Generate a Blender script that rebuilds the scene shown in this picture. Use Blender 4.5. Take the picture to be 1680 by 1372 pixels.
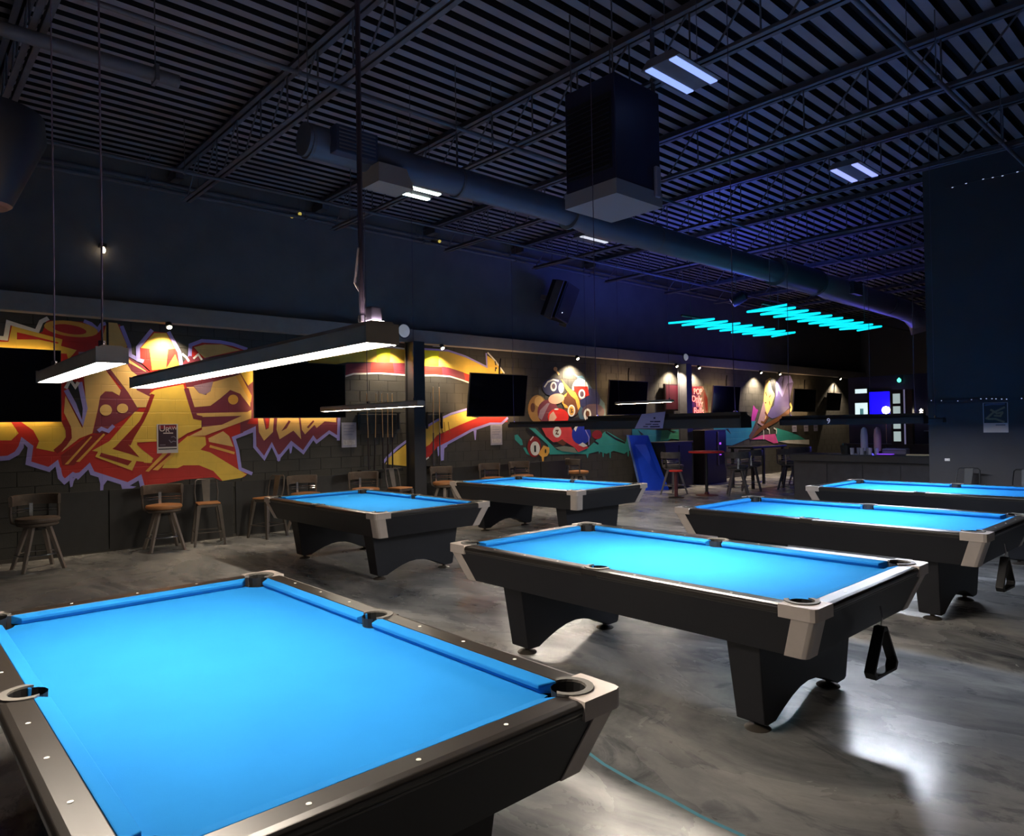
import bpy, bmesh, math, random
from mathutils import Vector, Matrix
from mathutils.geometry import delaunay_2d_cdt
random.seed(4)
for o in list(bpy.data.objects): bpy.data.objects.remove(o)
SC=bpy.context.scene; COL=SC.collection
R=math.radians; PI=math.pi
# ---------------------------------------------------------------- camera
cd=bpy.data.cameras.new('camera'); cam=bpy.data.objects.new('camera',cd); COL.objects.link(cam); SC.camera=cam
cd.sensor_fit='HORIZONTAL'; cd.sensor_width=36.0; cd.lens=36.0*1148.6/1680; cd.clip_start=.05; cd.clip_end=200
def cam_matrix(yaw,pitch,roll):
    cy,sy,cp,sp=math.cos(yaw),math.sin(yaw),math.cos(pitch),math.sin(pitch)
    f=Vector((sy*cp,cy*cp,sp)); r=Vector((cy,-sy,0)); u=r.cross(f); c,s=math.cos(roll),math.sin(roll)
    r2=c*r+s*u; u2=-s*r+c*u; b=-f
    return Matrix(((r2.x,u2.x,b.x,0),(r2.y,u2.y,b.y,0),(r2.z,u2.z,b.z,1.70),(0,0,0,1)))
cam.matrix_world=cam_matrix(R(42.31),R(.68),R(-1.0))
# ---------------------------------------------------------------- world, exposure
SC.view_settings.view_transform='Standard'; SC.view_settings.look='None'; SC.view_settings.gamma=1; SC.view_settings.use_curve_mapping=False
SC.view_settings.exposure=0.0
W=bpy.data.worlds.new('world'); SC.world=W; W.use_nodes=True
bg=W.node_tree.nodes['Background']; bg.inputs[0].default_value=(.03,.04,.12,1); bg.inputs[1].default_value=.05
LAMP=90.0        # strength of the table lamps' diffusers
SPOT=120.0        # watts of each wall spot
HIGHBAY=14.0; BACKLIGHT=13.0; NEON=1.25; ADDED_UPLIGHT=10.0
SC.cycles.max_bounces=6; SC.cycles.diffuse_bounces=3; SC.cycles.glossy_bounces=3; SC.cycles.caustics_reflective=False; SC.cycles.caustics_refractive=False
SC.cycles.sample_clamp_indirect=3.0; SC.cycles.use_denoising=True
# ---------------------------------------------------------------- materials
def lin(h):
    h=h.lstrip('#'); v=[int(h[i:i+2],16)/255 for i in (0,2,4)]
    return tuple(c/12.92 if c<=.04045 else ((c+.055)/1.055)**2.4 for c in v)+(1,)
MATS={}
def mat(name,col,rough=.5,metal=0,emit=0,noise=0,nscale=8,bump=0,bscale=40,spec=.5,coat=0,ecol=None):
    if name in MATS: return MATS[name]
    m=bpy.data.materials.new(name); m.use_nodes=True; nt=m.node_tree; b=nt.nodes['Principled BSDF']
    c=lin(col) if isinstance(col,str) else col
    b.inputs['Base Color'].default_value=c; b.inputs['Roughness'].default_value=rough; b.inputs['Metallic'].default_value=metal
    b.inputs['Specular IOR Level'].default_value=spec; b.inputs['Coat Weight'].default_value=coat
    if emit: b.inputs['Emission Color'].default_value=lin(ecol) if ecol else c; b.inputs['Emission Strength'].default_value=emit
    if noise or bump:
        tc=nt.nodes.new('ShaderNodeTexCoord')
    if noise:
        n=nt.nodes.new('ShaderNodeTexNoise'); n.inputs['Scale'].default_value=nscale; n.inputs['Detail'].default_value=5
        nt.links.new(tc.outputs['Object'],n.inputs['Vector'])
        r=nt.nodes.new('ShaderNodeValToRGB'); k=1-noise; k2=1+noise
        r.color_ramp.elements[0].position=.3; r.color_ramp.elements[1].position=.7
        r.color_ramp.elements[0].color=(c[0]*k,c[1]*k,c[2]*k,1); r.color_ramp.elements[1].color=tuple(min(1,x*k2) for x in c[:3])+(1,)
        nt.links.new(n.outputs['Fac'],r.inputs[0]); nt.links.new(r.outputs[0],b.inputs['Base Color'])
    if bump:
        n2=nt.nodes.new('ShaderNodeTexNoise'); n2.inputs['Scale'].default_value=bscale; n2.inputs['Detail'].default_value=6
        nt.links.new(tc.outputs['Object'],n2.inputs['Vector'])
        bp=nt.nodes.new('ShaderNodeBump'); bp.inputs['Strength'].default_value=bump; bp.inputs['Distance'].default_value=.01
        nt.links.new(n2.outputs['Fac'],bp.inputs['Height']); nt.links.new(bp.outputs[0],b.inputs['Normal'])
    MATS[name]=m; return m
def floor_mat():
    m=bpy.data.materials.new('polished_concrete'); m.use_nodes=True; nt=m.node_tree; N=nt.nodes.new; L=nt.links.new; b=nt.nodes['Principled BSDF']
    tc=N('ShaderNodeTexCoord')
    mp=N('ShaderNodeMapping'); mp.inputs['Rotation'].default_value=(0,0,R(24)); mp.inputs['Scale'].default_value=(.9,.5,1); L(tc.outputs['Object'],mp.inputs[0])
    def noise(sc,det,rough,dist,vec):
        n=N('ShaderNodeTexNoise'); n.inputs['Scale'].default_value=sc; n.inputs['Detail'].default_value=det; n.inputs['Roughness'].default_value=rough; n.inputs['Distortion'].default_value=dist; L(vec,n.inputs['Vector']); return n.outputs['Fac']
    def ramp(f,*st):
        r=N('ShaderNodeValToRGB'); e=r.color_ramp.elements
        while len(e)<len(st): e.new(.5)
        for k,(p,c) in enumerate(st): e[k].position=p; e[k].color=c
        L(f,r.inputs[0]); return r.outputs[0]
    def mix(t,f,a,c):
        x=N('ShaderNodeMix'); x.data_type='RGBA'; x.blend_type=t
        if isinstance(f,float): x.inputs[0].default_value=f
        else: L(f,x.inputs[0])
        L(a,x.inputs[6]); L(c,x.inputs[7]); return x.outputs[2]
    big=ramp(noise(.9,8,.62,1.2,mp.outputs[0]),(.30,lin('#54575c')),(.48,lin('#a2a3a4')),(.62,lin('#c6c5c3')),(.78,lin('#9b9a99')))
    fine=ramp(noise(7,10,.7,.6,mp.outputs[0]),(.3,(.55,.55,.57,1)),(.6,(1,1,1,1)))
    base=mix('MULTIPLY',.5,big,fine)
    dark=ramp(noise(1.7,9,.66,2.2,mp.outputs[0]),(.54,(1,1,1,1)),(.60,(.55,.56,.6,1)),(.68,(.42,.42,.45,1)))
    base=mix('MULTIPLY',.75,base,dark)
    blotch=ramp(noise(2.6,8,.7,1.5,tc.outputs['Object']),(.63,(0,0,0,1)),(.70,(1,1,1,1)))
    c=N('ShaderNodeRGB'); c.outputs[0].default_value=lin('#8f8a88')
    base=mix('MIX',blotch,base,c.outputs[0])
    L(base,b.inputs['Base Color'])
    rr=ramp(noise(1.4,6,.6,1,mp.outputs[0]),(.3,(.16,)*3+(1,)),(.7,(.36,)*3+(1,))); L(rr,b.inputs['Roughness'])
    bp=N('ShaderNodeBump'); bp.inputs['Strength'].default_value=.12; bp.inputs['Distance'].default_value=.01; L(noise(9,8,.6,.5,tc.outputs['Object']),bp.inputs['Height']); L(bp.outputs[0],b.inputs['Normal'])
    b.inputs['Specular IOR Level'].default_value=.5
    return m
def paint(name,col):
    """wall paint with the joints of the blocks beneath showing as fine relief"""
    k='paint_'+name
    if k in MATS: return MATS[k]
    cl=lin(col); m=mat(k,tuple(min(.92,v*1.6) for v in cl[:3])+(1,),.55,noise=.10,nscale=3); nt=m.node_tree; b=nt.nodes['Principled BSDF']
    g=nt.nodes.new('ShaderNodeNewGeometry'); s=nt.nodes.new('ShaderNodeSeparateXYZ'); cb=nt.nodes.new('ShaderNodeCombineXYZ')
    nt.links.new(g.outputs['Position'],s.inputs[0]); nt.links.new(s.outputs[0],cb.inputs[0]); nt.links.new(s.outputs[2],cb.inputs[1])
    br=nt.nodes.new('ShaderNodeTexBrick'); br.inputs['Scale'].default_value=1; br.inputs['Mortar Size'].default_value=.006; br.inputs['Brick Width'].default_value=.4; br.inputs['Row Height'].default_value=.2; br.inputs['Mortar Smooth'].default_value=.4
    nt.links.new(cb.outputs[0],br.inputs['Vector'])
    bp=nt.nodes.new('ShaderNodeBump'); bp.inputs['Strength'].default_value=.5; bp.inputs['Distance'].default_value=.01; bp.invert=True
    nt.links.new(br.outputs['Fac'],bp.inputs['Height']); nt.links.new(bp.outputs[0],b.inputs['Normal'])
    return m
# ---------------------------------------------------------------- mesh helpers
class MB:
    def __init__(s): s.bm=bmesh.new()
    def face(s,pts):
        v=[s.bm.verts.new(p) for p in pts]; s.bm.faces.new(v); return s
    def box(s,x0,y0,z0,x1,y1,z1,bev=0):
        g=bmesh.ops.create_cube(s.bm,size=1); vs=g['verts']
        for v in vs: v.co=Vector(((x0+x1)/2+v.co.x*(x1-x0),(y0+y1)/2+v.co.y*(y1-y0),(z0+z1)/2+v.co.z*(z1-z0)))
        if bev:
            es=set(e for v in vs for e in v.link_edges); bmesh.ops.bevel(s.bm,geom=list(es),offset=bev,segments=2,affect='EDGES',profile=.5)
        return s
    def hexa(s,b,t):
        """b,t: four bottom and four top points"""
        v=[s.bm.verts.new(p) for p in list(b)+list(t)]
        for f in ((3,2,1,0),(4,5,6,7),(0,1,5,4),(1,2,6,5),(2,3,7,6),(3,0,4,7)): s.bm.faces.new([v[i] for i in f])
        return s
    def prism(s,poly,vec):
        """extrude a planar polygon (3d pts) by vec"""
        vec=Vector(vec); a=[s.bm.verts.new(p) for p in poly]; b=[s.bm.verts.new(Vector(p)+vec) for p in poly]; n=len(a)
        s.bm.faces.new(a); s.bm.faces.new(b[::-1])
        for i in range(n): s.bm.faces.new((a[i],b[i],b[(i+1)%n],a[(i+1)%n]))
        return s
    def tube(s,path,r,n=8,closed=False,caps=True):
        path=[Vector(p) for p in path]; m=len(path); rings=[]; up=None
        rr=r if isinstance(r,(list,tuple)) else [r]*m
        for i,p in enumerate(path):
            if closed: t=path[(i+1)%m]-path[i-1]
            else: t=path[min(i+1,m-1)]-path[max(i-1,0)]
            t.normalize()
            if up is None: up=Vector((0,0,1)) if abs(t.z)<.9 else Vector((1,0,0))
            x=t.cross(up); 
            if x.length<1e-4: x=t.cross(Vector((0,1,0)))
            x.normalize(); y=x.cross(t).normalized(); up=y
            rings.append([s.bm.verts.new(p+x*rr[i]*math.cos(2*PI*k/n)+y*rr[i]*math.sin(2*PI*k/n)) for k in range(n)])
        for i in range(m if closed else m-1):
            a,b=rings[i],rings[(i+1)%m]
            for k in range(n): s.bm.faces.new((a[k],a[(k+1)%n],b[(k+1)%n],b[k]))
        if caps and not closed: s.bm.faces.new(rings[0][::-1]); s.bm.faces.new(rings[-1])
        return s
    def lathe(s,prof,n=20,c=(0,0),caps=True):
        rings=[]
        for r,z in prof: rings.append([s.bm.verts.new((c[0]+r*math.cos(2*PI*k/n),c[1]+r*math.sin(2*PI*k/n),z)) for k in range(n)])
        for a,b in zip(rings,rings[1:]):
            for k in range(n): s.bm.faces.new((a[k],a[(k+1)%n],b[(k+1)%n],b[k]))
        if caps: s.bm.faces.new(rings[0][::-1]); s.bm.faces.new(rings[-1])
        return s
    def ringstrip(s,A,B,z0,z1,P):
        n=len(A); va=[[s.bm.verts.new(tuple(P(*p))+(z,)) for p in Q] for Q in (A,B) for z in (z0,z1)]
        a0,a1,b0,b1=va
        for i in range(n-1):
            s.bm.faces.new((a1[i],a1[i+1],b1[i+1],b1[i])); s.bm.faces.new((a0[i],b0[i],b0[i+1],a0[i+1])); s.bm.faces.new((a0[i],a0[i+1],a1[i+1],a1[i])); s.bm.faces.new((b0[i],b1[i],b1[i+1],b0[i+1]))
        s.bm.faces.new((a0[0],a1[0],b1[0],b0[0])); s.bm.faces.new((a0[-1],b0[-1],b1[-1],a1[-1]))
        return s
    def build(s,name,m,parent=None,smooth=False,bevel=0,fix=True,loc=None,rot=None,at=None):
        if fix: bmesh.ops.recalc_face_normals(s.bm,faces=s.bm.faces)
        me=bpy.data.meshes.new(name); s.bm.to_mesh(me); s.bm.free(); me.materials.append(m)
        if smooth:
            for p in me.polygons: p.use_smooth=True
            me.set_sharp_from_angle(angle=R(40))
        o=bpy.data.objects.new(name,me); COL.objects.link(o)
        if parent: o.parent=parent
        if bevel:
            md=o.modifiers.new('bevel','BEVEL'); md.width=bevel; md.segments=2; md.limit_method='ANGLE'
        if at: 
            me.transform(Matrix.Translation(-Vector(at))); o.location=at
        if loc: o.location=loc
        if rot: o.rotation_euler=rot
        return o
def empty(name,loc=(0,0,0),rz=0,label=None,cat=None,group=None,rot=None):
    o=bpy.data.objects.new(name,None); COL.objects.link(o); o.location=loc; o.rotation_euler=rot or (0,0,rz); o.empty_display_size=.1
    return tag(o,label,cat,group)
def tag(o,label=None,cat=None,group=None,kind=None):
    if label: o['label']=label
    if cat: o['category']=cat
    if group: o['group']=group
    if kind: o['kind']=kind
    return o
CH={}
def kids(o): return [c for c in bpy.data.objects if c.parent==o]
def tree(o): return (o,[tree(c) for c in kids(o)])
def copy_tree(t,parent=None):
    o,ch=t; c=o.copy(); COL.objects.link(c)
    if parent: c.parent=parent
    for x in ch: copy_tree(x,c)
    return c
def place(t,loc,rz,label,first=False,rot=None,group=None):
    o=t[0] if first else copy_tree(t)
    o.location=loc; o.rotation_euler=rot or (0,0,rz); o['label']=label
    if group: o['group']=group
    return o
def structure(mb,name,m,**k): return tag(mb.build(name,m,**k),kind='structure')
def flat_union(mb,polys,y):
    """non-overlapping triangles covering the union of 2d polygons, on the plane y"""
    V=[];F=[]
    for p in polys: F.append(list(range(len(V),len(V)+len(p)))); V+=[Vector(q) for q in p]
    vs,es,fs,_,_,_=delaunay_2d_cdt(V,[],F,1,1e-5)
    vv=[mb.bm.verts.new((v.x,y,v.y)) for v in vs]
    for f in fs:
        try: mb.bm.faces.new([vv[i] for i in f])
        except ValueError: pass
def stroke_mesh(mb,pts,w,y):
    """flat painted stroke on the wall plane, mitred"""
    P=[Vector(p) for p in pts]; n=len(P); L=[];Rr=[]
    for i in range(n):
        t=Vector((0,0))
        if i<n-1: t+=(P[i+1]-P[i]).normalized()
        if i>0: t+=(P[i]-P[i-1]).normalized()
        if t.length<1e-6: t=P[min(i+1,n-1)]-P[max(i-1,0)]
        t.normalize(); nn=Vector((-t.y,t.x)); k=1.0
        if 0<i<n-1:
            d=(P[i+1]-P[i]).normalized(); k=min(1.6,1/max(.3,abs(d.dot(t))))
        L.append(P[i]+nn*w/2*k); Rr.append(P[i]-nn*w/2*k)
    flat_union(mb,[[Rr[i],Rr[i+1],L[i+1],L[i]] for i in range(n-1)],y)
def text(body,size,m,parent,loc,rot,name='lettering',ext=.002,align='CENTER'):
    c=bpy.data.curves.new(name,'FONT'); c.body=body; c.size=size; c.extrude=ext; c.align_x=align; c.align_y='CENTER'; c.materials.append(m)
    c.resolution_u=3; q=bpy.data.objects.new(name,c); COL.objects.link(q); bpy.context.view_layer.update()
    me=bpy.data.meshes.new_from_object(q.evaluated_get(bpy.context.evaluated_depsgraph_get())); bpy.data.objects.remove(q); bpy.data.curves.remove(c)
    me.name=name; o=bpy.data.objects.new(name,me); COL.objects.link(o); o.parent=parent; o.location=loc; o.rotation_euler=rot; return o
# ---------------------------------------------------------------- palette
BLACK=mat('black_paint','#17181b',.45,noise=.15)
DARK=mat('dark_wall_paint','#6c6a6a',.8,noise=.12,nscale=2,bump=.2,bscale=30)
BLOCK=mat('block_paint','#43423f',.75,noise=.12,nscale=4,bump=.3,bscale=60)
LEDGEM=mat('ledge_paint','#9a9694',.7,noise=.06)
STEEL=mat('painted_steel','#5a5a62',.55,noise=.12)
DECK=mat('deck_paint','#8a8894',.6,noise=.18,nscale=1.2)
GROOVE_SHADE=mat('deck_groove_shade','#0c0c10',.9)
UPL_ADDED=mat('added_uplight','#8f8cff',.4,emit=ADDED_UPLIGHT); UPW_ADDED=mat('added_uplight_warm','#ffe0d0',.4,emit=ADDED_UPLIGHT*6)  # glow for the added upward strips that brighten ceiling and upper wall
CHROME=mat('chrome','#c8c8cc',.2,1)
GREYMETAL=mat('grey_metal','#77706a',.4,.6,noise=.1)
CLOTH=mat('blue_felt',(.014,.20,.56,1),.95,spec=.1,bump=.12,bscale=420,noise=.04,nscale=3)
RAIL=mat('black_rail_laminate','#2a2623',.32,noise=.12,nscale=5,spec=.7)
APRON=mat('black_apron_laminate','#0f1019',.5,noise=.1,nscale=5)
CAST=mat('beige_casting','#cdc2bc',.38,.15,noise=.06)
RUBBER=mat('black_rubber','#0f0f10',.6)
LINER=mat('grey_pocket_rim','#6a6763',.5)
WHITE=mat('white_sight','#f2efe8',.4)
WOOD=mat('tan_seat','#a8744a',.5,noise=.15,nscale=6)
PADG=mat('brown_pad','#5b5048',.7,noise=.25,nscale=9,bump=.3,bscale=30)
LEGW=mat('grey_stool_leg','#8b817a',.45,.3,noise=.1)
GUN=mat('gunmetal','#6b645f',.35,.7,noise=.12)
SCREEN=mat('tv_screen','#0c0c0f',.1,spec=.6)
BEZEL=mat('tv_bezel','#121215',.4)
PAPER=mat('paper','#d9d4d6',.7)
MURAL={}
MURAL['lettering']=[
('letter_shadow','red',1,0,'1.200,2.985 1.322,2.985 1.352,3.177 1.640,3.066 1.705,3.110 1.756,3.270 2.198,3.290 2.374,3.182 2.456,3.251 2.483,3.284 2.658,3.288 2.767,2.941 2.766,2.815 2.947,2.708 3.043,2.617 3.487,2.722 3.614,2.883 3.647,3.040 3.808,3.113 4.093,3.114 4.480,3.047 4.645,3.010 4.628,1.741 4.277,1.609 4.332,1.400 4.374,1.099 4.524,1.021 4.453,0.951 4.088,0.910 3.956,0.975 3.529,0.968 2.947,0.875 2.900,1.019 2.738,0.952 2.284,1.139 2.246,1.242 2.109,1.119 2.058,1.142 1.955,1.059 1.896,1.122 1.873,1.291 1.848,1.315 1.764,1.218 1.538,1.307 1.556,1.537 1.477,1.645 1.444,1.540 1.365,1.439 1.188,1.408'),
('outline','lav',2,0.062,'1.188,1.390 1.311,1.397 1.405,1.456 1.452,1.540 1.469,1.626 1.556,1.537 1.530,1.317 1.764,1.218 1.856,1.301 1.896,1.102 1.946,1.040 2.049,1.133 2.109,1.099 2.246,1.242 2.284,1.139 2.738,0.946 2.901,1.040 2.938,0.880'),
('outline','white',2,0.055,'1.200,2.991 1.292,2.986 1.324,3.203 1.640,3.105 1.690,3.245 1.773,3.301'),
('outline','lav',2,0.05,'2.198,3.300 2.286,3.267 2.374,3.187 2.420,3.268 2.474,3.289'),
('outline','lav',2,0.055,'2.677,3.269 2.777,2.984 2.785,2.848 2.928,2.771 3.142,2.664'),
('outline','lav',2,0.055,'3.616,2.728 3.637,3.050 3.808,3.129 4.093,3.132 4.296,3.105 4.527,3.038'),
('outline','lav',2,0.055,'4.644,1.718 4.288,1.590 4.343,1.395 4.385,1.087 4.582,0.994'),
('drip','lav',2,0,'2.006,1.066 2.100,1.110 2.057,1.043 2.039,0.964 2.013,0.956 2.005,1.026'),
('drip','lav',2,0,'2.355,1.094 2.480,1.035 2.425,0.957 2.415,0.836 2.379,0.818 2.381,0.981'),
('drip','lav',2,0,'2.645,0.952 2.851,0.907 2.775,0.870 2.765,0.767 2.736,0.759 2.718,0.833 2.681,0.805'),
('drip','lav',2,0,'1.856,1.301 1.906,1.230 1.921,1.101 1.971,1.038 2.023,1.124 2.092,1.110 2.100,1.050 2.144,1.097 2.127,1.158 2.023,1.144 1.946,1.060 1.896,1.132'),
('letter_fill','yellow',2,0,'1.199,2.938 1.322,2.943 1.363,3.159 1.938,3.019 1.920,2.928 2.107,2.880 2.003,2.735 1.987,2.823 1.198,2.825'),
('letter_accent','red',3,0,'1.417,3.078 1.416,2.982 1.656,2.999 1.886,2.956 1.890,2.974 1.496,3.064'),
('letter_ring','orange',2,0,'2.375,3.155 2.354,3.121 2.302,3.093 2.225,3.074 2.131,3.064 2.029,3.066 1.929,3.078 1.842,3.100 1.775,3.129 1.733,3.162 1.722,3.196 1.741,3.228 1.789,3.256 1.861,3.276 1.952,3.286 2.053,3.286 2.155,3.275 2.246,3.254 2.318,3.225 2.362,3.191'),
('letter_accent','red',3,0,'2.229,3.145 2.216,3.126 2.184,3.111 2.136,3.102 2.078,3.099 2.015,3.103 1.953,3.113 1.898,3.128 1.857,3.146 1.831,3.167 1.824,3.187 1.836,3.206 1.867,3.221 1.913,3.230 1.970,3.234 2.033,3.230 2.095,3.221 2.151,3.206 2.195,3.187 2.222,3.166'),
('letter_fill','tan',2,0,'2.511,3.307 2.621,3.306 2.749,2.982 2.720,2.917 2.390,2.938 2.484,3.294'),
('letter_line','black',3,0.03,'2.493,3.305 2.493,2.920'),
('letter_fill','lavpink',2,0,'2.128,2.857 2.339,2.870 2.338,2.788 2.211,2.836 2.132,2.777'),
('letter_fill','orange',3,0,'2.098,2.770 2.158,2.763 2.211,2.832 2.331,2.772 2.298,2.689 2.097,2.659'),
('face_shadow','maroon',2,0,'2.383,2.244 2.511,2.328 2.696,2.353 2.892,2.052 2.843,1.999 2.561,1.813 2.450,1.702 2.298,1.705 2.364,2.040'),
('letter_shadow','maroon',2,0,'2.371,2.896 2.767,2.920 2.766,2.815 2.947,2.708 3.043,2.596 3.059,2.234 2.882,2.052 2.696,2.332 2.459,2.635 2.497,2.842'),
('letter_fill','tan',3,0,'2.191,2.502 2.459,2.624 2.658,2.321 2.639,2.248 2.547,2.304 2.456,2.306 2.392,2.234 2.364,2.060 2.289,1.705 2.131,1.638 1.907,1.447 2.010,1.601 2.029,1.800 1.946,1.999 1.965,2.237 2.167,1.778 2.222,2.039'),
('outline','lav',4,0.06,'1.974,2.316 2.066,2.119 2.168,1.848 2.204,2.059 2.141,2.430'),
('outline','white',4,0.045,'1.969,2.336 2.026,2.457 2.085,2.359 2.124,2.430'),
('letter_line','black',3,0,'1.983,2.396 2.035,2.457 2.138,2.400 2.187,2.120 2.160,1.919 2.066,2.159'),
('letter_fill','tan',3,0,'2.562,2.842 2.701,2.833 3.004,2.615 2.897,2.569 2.866,2.336 3.059,2.234 2.998,2.080 2.873,2.079 2.752,2.302 2.514,2.647'),
('letter_accent','maroon',4,0,'2.719,2.761 3.004,2.605 2.887,2.547 2.802,2.618'),
('face_eye','tan',4,0,'2.541,2.036 2.537,2.011 2.526,1.988 2.508,1.969 2.486,1.958 2.462,1.954 2.438,1.958 2.416,1.970 2.399,1.988 2.389,2.010 2.385,2.036 2.389,2.061 2.400,2.084 2.418,2.102 2.439,2.114 2.463,2.118 2.487,2.114 2.509,2.102 2.526,2.084 2.537,2.061'),
('face_eye','tan',4,0,'2.753,2.062 2.749,2.040 2.738,2.020 2.722,2.004 2.701,1.994 2.677,1.991 2.654,1.994 2.634,2.004 2.618,2.020 2.607,2.039 2.604,2.061 2.608,2.083 2.618,2.102 2.635,2.118 2.656,2.128 2.679,2.132 2.702,2.129 2.723,2.119 2.739,2.103 2.750,2.084'),
('face_mouth','lav',4,0.05,'2.361,1.734 2.406,1.770 2.491,1.732 2.561,1.813'),
('letter_fill','yellow',2,0,'1.192,1.871 1.345,1.870 1.425,1.722 1.343,1.629 1.190,1.633'),
('letter_fill','yellow',2,0,'1.455,1.873 1.928,1.870 1.977,1.741 1.976,1.622 1.824,1.459 1.620,1.515 1.653,1.611 1.589,1.758'),
('letter_line','darkred',4,0.07,'1.945,1.896 1.998,1.761 2.002,1.651 1.942,1.554 1.841,1.459'),
('letter_stripe','orange',3,0,'2.271,1.665 1.948,1.277 1.990,1.277 2.289,1.655'),
('letter_stripe','orange',3,0,'2.432,1.702 2.085,1.310 2.128,1.306 2.450,1.682'),
('letter_stripe','darkred',2,0,'2.236,1.676 2.487,1.701 2.059,1.262 1.923,1.268 1.907,1.407'),
('letter_fill','gold',3,0,'2.844,2.016 2.978,2.005 2.812,1.674 2.539,1.474 3.049,1.292 3.072,1.249 2.855,1.284 2.797,1.145 2.322,1.370 2.358,1.440 2.283,1.456 2.504,1.588'),
('letter_accent','darkred',4,0,'2.397,1.424 2.375,1.376 2.741,1.223 2.794,1.287'),
('letter_accent','darkred',4,0,'2.802,1.643 2.841,1.747 2.939,1.914 2.558,1.479 2.923,1.328 2.753,1.529'),
('letter_fill','gold',4,0,'3.112,2.256 3.600,2.231 3.681,1.933 3.788,1.910 3.786,1.765 3.573,1.680 3.412,1.574 2.858,1.557 2.934,1.471 3.088,1.316 3.048,1.244 2.961,1.254 2.744,1.536 2.792,1.643 2.988,2.005'),
('letter_accent','red',5,0,'2.858,1.536 3.130,1.560 3.392,1.564 3.288,1.394 3.108,1.294 2.934,1.450'),
('letter_fill','gold',3,0,'3.113,2.341 3.525,2.438 3.575,2.230 3.108,2.251 3.039,2.276'),
('letter_line','darkred',5,0.055,'3.088,2.277 3.008,2.041 2.938,1.883 2.802,1.643 2.753,1.529'),
('letter_line','maroon',5,0.07,'3.566,2.373 3.606,2.231 3.692,1.933 3.794,1.910'),
('letter_fill','tan',3,0,'3.689,3.020 3.851,3.075 4.115,3.093 4.410,3.019 3.848,2.862 3.763,2.936'),
('letter_line','white',3,0.035,'3.510,2.910 3.572,2.858 3.613,2.794'),
('letter_line','white',3,0.03,'3.677,2.842 3.752,2.913 3.805,2.826'),
('letter_shadow','maroon',2,0,'3.487,2.722 3.614,2.883 3.827,2.861 4.550,3.004 4.638,2.469 4.630,1.905 3.803,1.731 3.687,1.933'),
('letter_fill','tan',3,0,'3.577,2.396 3.676,2.405 3.756,2.306 3.863,2.279 3.964,2.484 4.198,2.560 4.336,2.599 4.564,2.280 4.562,2.093 4.401,2.305 4.241,2.366 4.082,2.226 3.926,2.107 3.672,2.083'),
('letter_fill','lavpink',4,0,'3.676,2.420 3.975,2.496 3.929,2.337 3.841,2.281 3.756,2.311'),
('letter_fill','yellow',4,0,'4.405,2.648 4.617,2.703 4.614,2.515 4.531,2.443'),
('letter_accent','orange',4,0,'4.324,2.599 4.405,2.625 4.588,2.280 4.574,2.163'),
('face_eye','orange',4,0,'4.367,2.212 4.363,2.187 4.351,2.164 4.332,2.146 4.309,2.134 4.284,2.130 4.259,2.134 4.236,2.145 4.218,2.163 4.207,2.185 4.203,2.210 4.207,2.235 4.219,2.257 4.237,2.275 4.260,2.287 4.286,2.291 4.311,2.288 4.334,2.277 4.352,2.259 4.364,2.237'),
('letter_fill','tan',3,0,'3.688,1.988 4.513,2.011 4.580,2.046 4.578,1.906 3.834,1.637 3.600,1.635 3.792,1.731 3.792,1.772 4.099,1.806 4.419,1.948 3.692,1.928'),
('letter_fill','yellow',3,0,'3.579,1.636 3.844,1.619 3.854,1.495 3.767,1.420 3.917,1.370 4.488,0.988 4.406,0.940 4.099,0.909 3.958,1.076 3.743,1.177 3.511,1.188 3.428,1.149 3.205,1.161 3.391,1.477'),
('letter_fill','tan',3,0,'3.888,1.595 4.120,1.703 4.214,1.622 4.280,1.448 3.898,1.539'),
('letter_stripe','orange',3,0.04,'3.908,1.471 4.297,1.344'),
('letter_stripe','orange',6,0,'3.218,1.386 2.973,1.127 3.018,1.116 3.288,1.383'),
('letter_stripe','orange',6,0,'3.349,1.381 3.071,1.142 3.145,1.130 3.400,1.379'),
('letter_shadow','red',3,0,'2.918,2.760 2.926,2.962 3.108,3.219 3.318,3.218 3.448,2.939 3.487,2.744 3.063,2.618'),
('outline','lav',4,0.055,'2.967,2.762 2.893,2.784 2.892,2.970 3.089,3.244'),
('outline','lav',4,0.055,'3.318,3.236 3.473,2.930 3.497,2.734'),
('letter_fill','gold',4,0,'3.118,3.199 3.288,3.212 3.407,2.981 3.309,2.964 3.278,2.670 3.082,2.636 3.050,2.959 2.930,2.962'),
('letter_fill','orange',4,0,'3.411,2.893 3.470,2.733 3.278,2.670'),
('letter_shadow','maroon',1,0,'4.397,1.857 4.530,1.932 6.194,1.925 6.158,1.510 5.974,1.649 5.728,1.491 5.675,1.553 5.478,1.328 5.260,1.475 5.031,1.248 4.914,1.446 4.782,1.249 4.638,1.426 4.623,1.703 4.394,1.650'),
('outline','lav',2,0.058,'6.171,1.915 6.149,1.500'),
('outline','lav',2,0.055,'6.149,1.552 5.974,1.655 5.728,1.485 5.668,1.560 5.478,1.312 5.264,1.484 5.031,1.228 4.918,1.465 4.788,1.239 4.629,1.436 4.627,1.741 4.450,1.659'),
('drip','lav',2,0,'5.002,1.288 5.083,1.304 5.061,1.188 5.030,1.174 5.006,1.194'),
('drip','lav',2,0,'5.214,1.456 5.291,1.454 5.261,1.313 5.236,1.298'),
('letter_fill','tan',2,0,'4.688,1.927 4.772,1.927 4.818,1.715 4.868,1.737 4.896,1.926 4.964,1.926 4.941,1.674 4.786,1.531 4.700,1.678'),
('letter_fill','tan',2,0,'5.021,1.926 5.402,1.924 5.443,1.539 5.304,1.691 5.056,1.549 5.003,1.716'),
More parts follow.
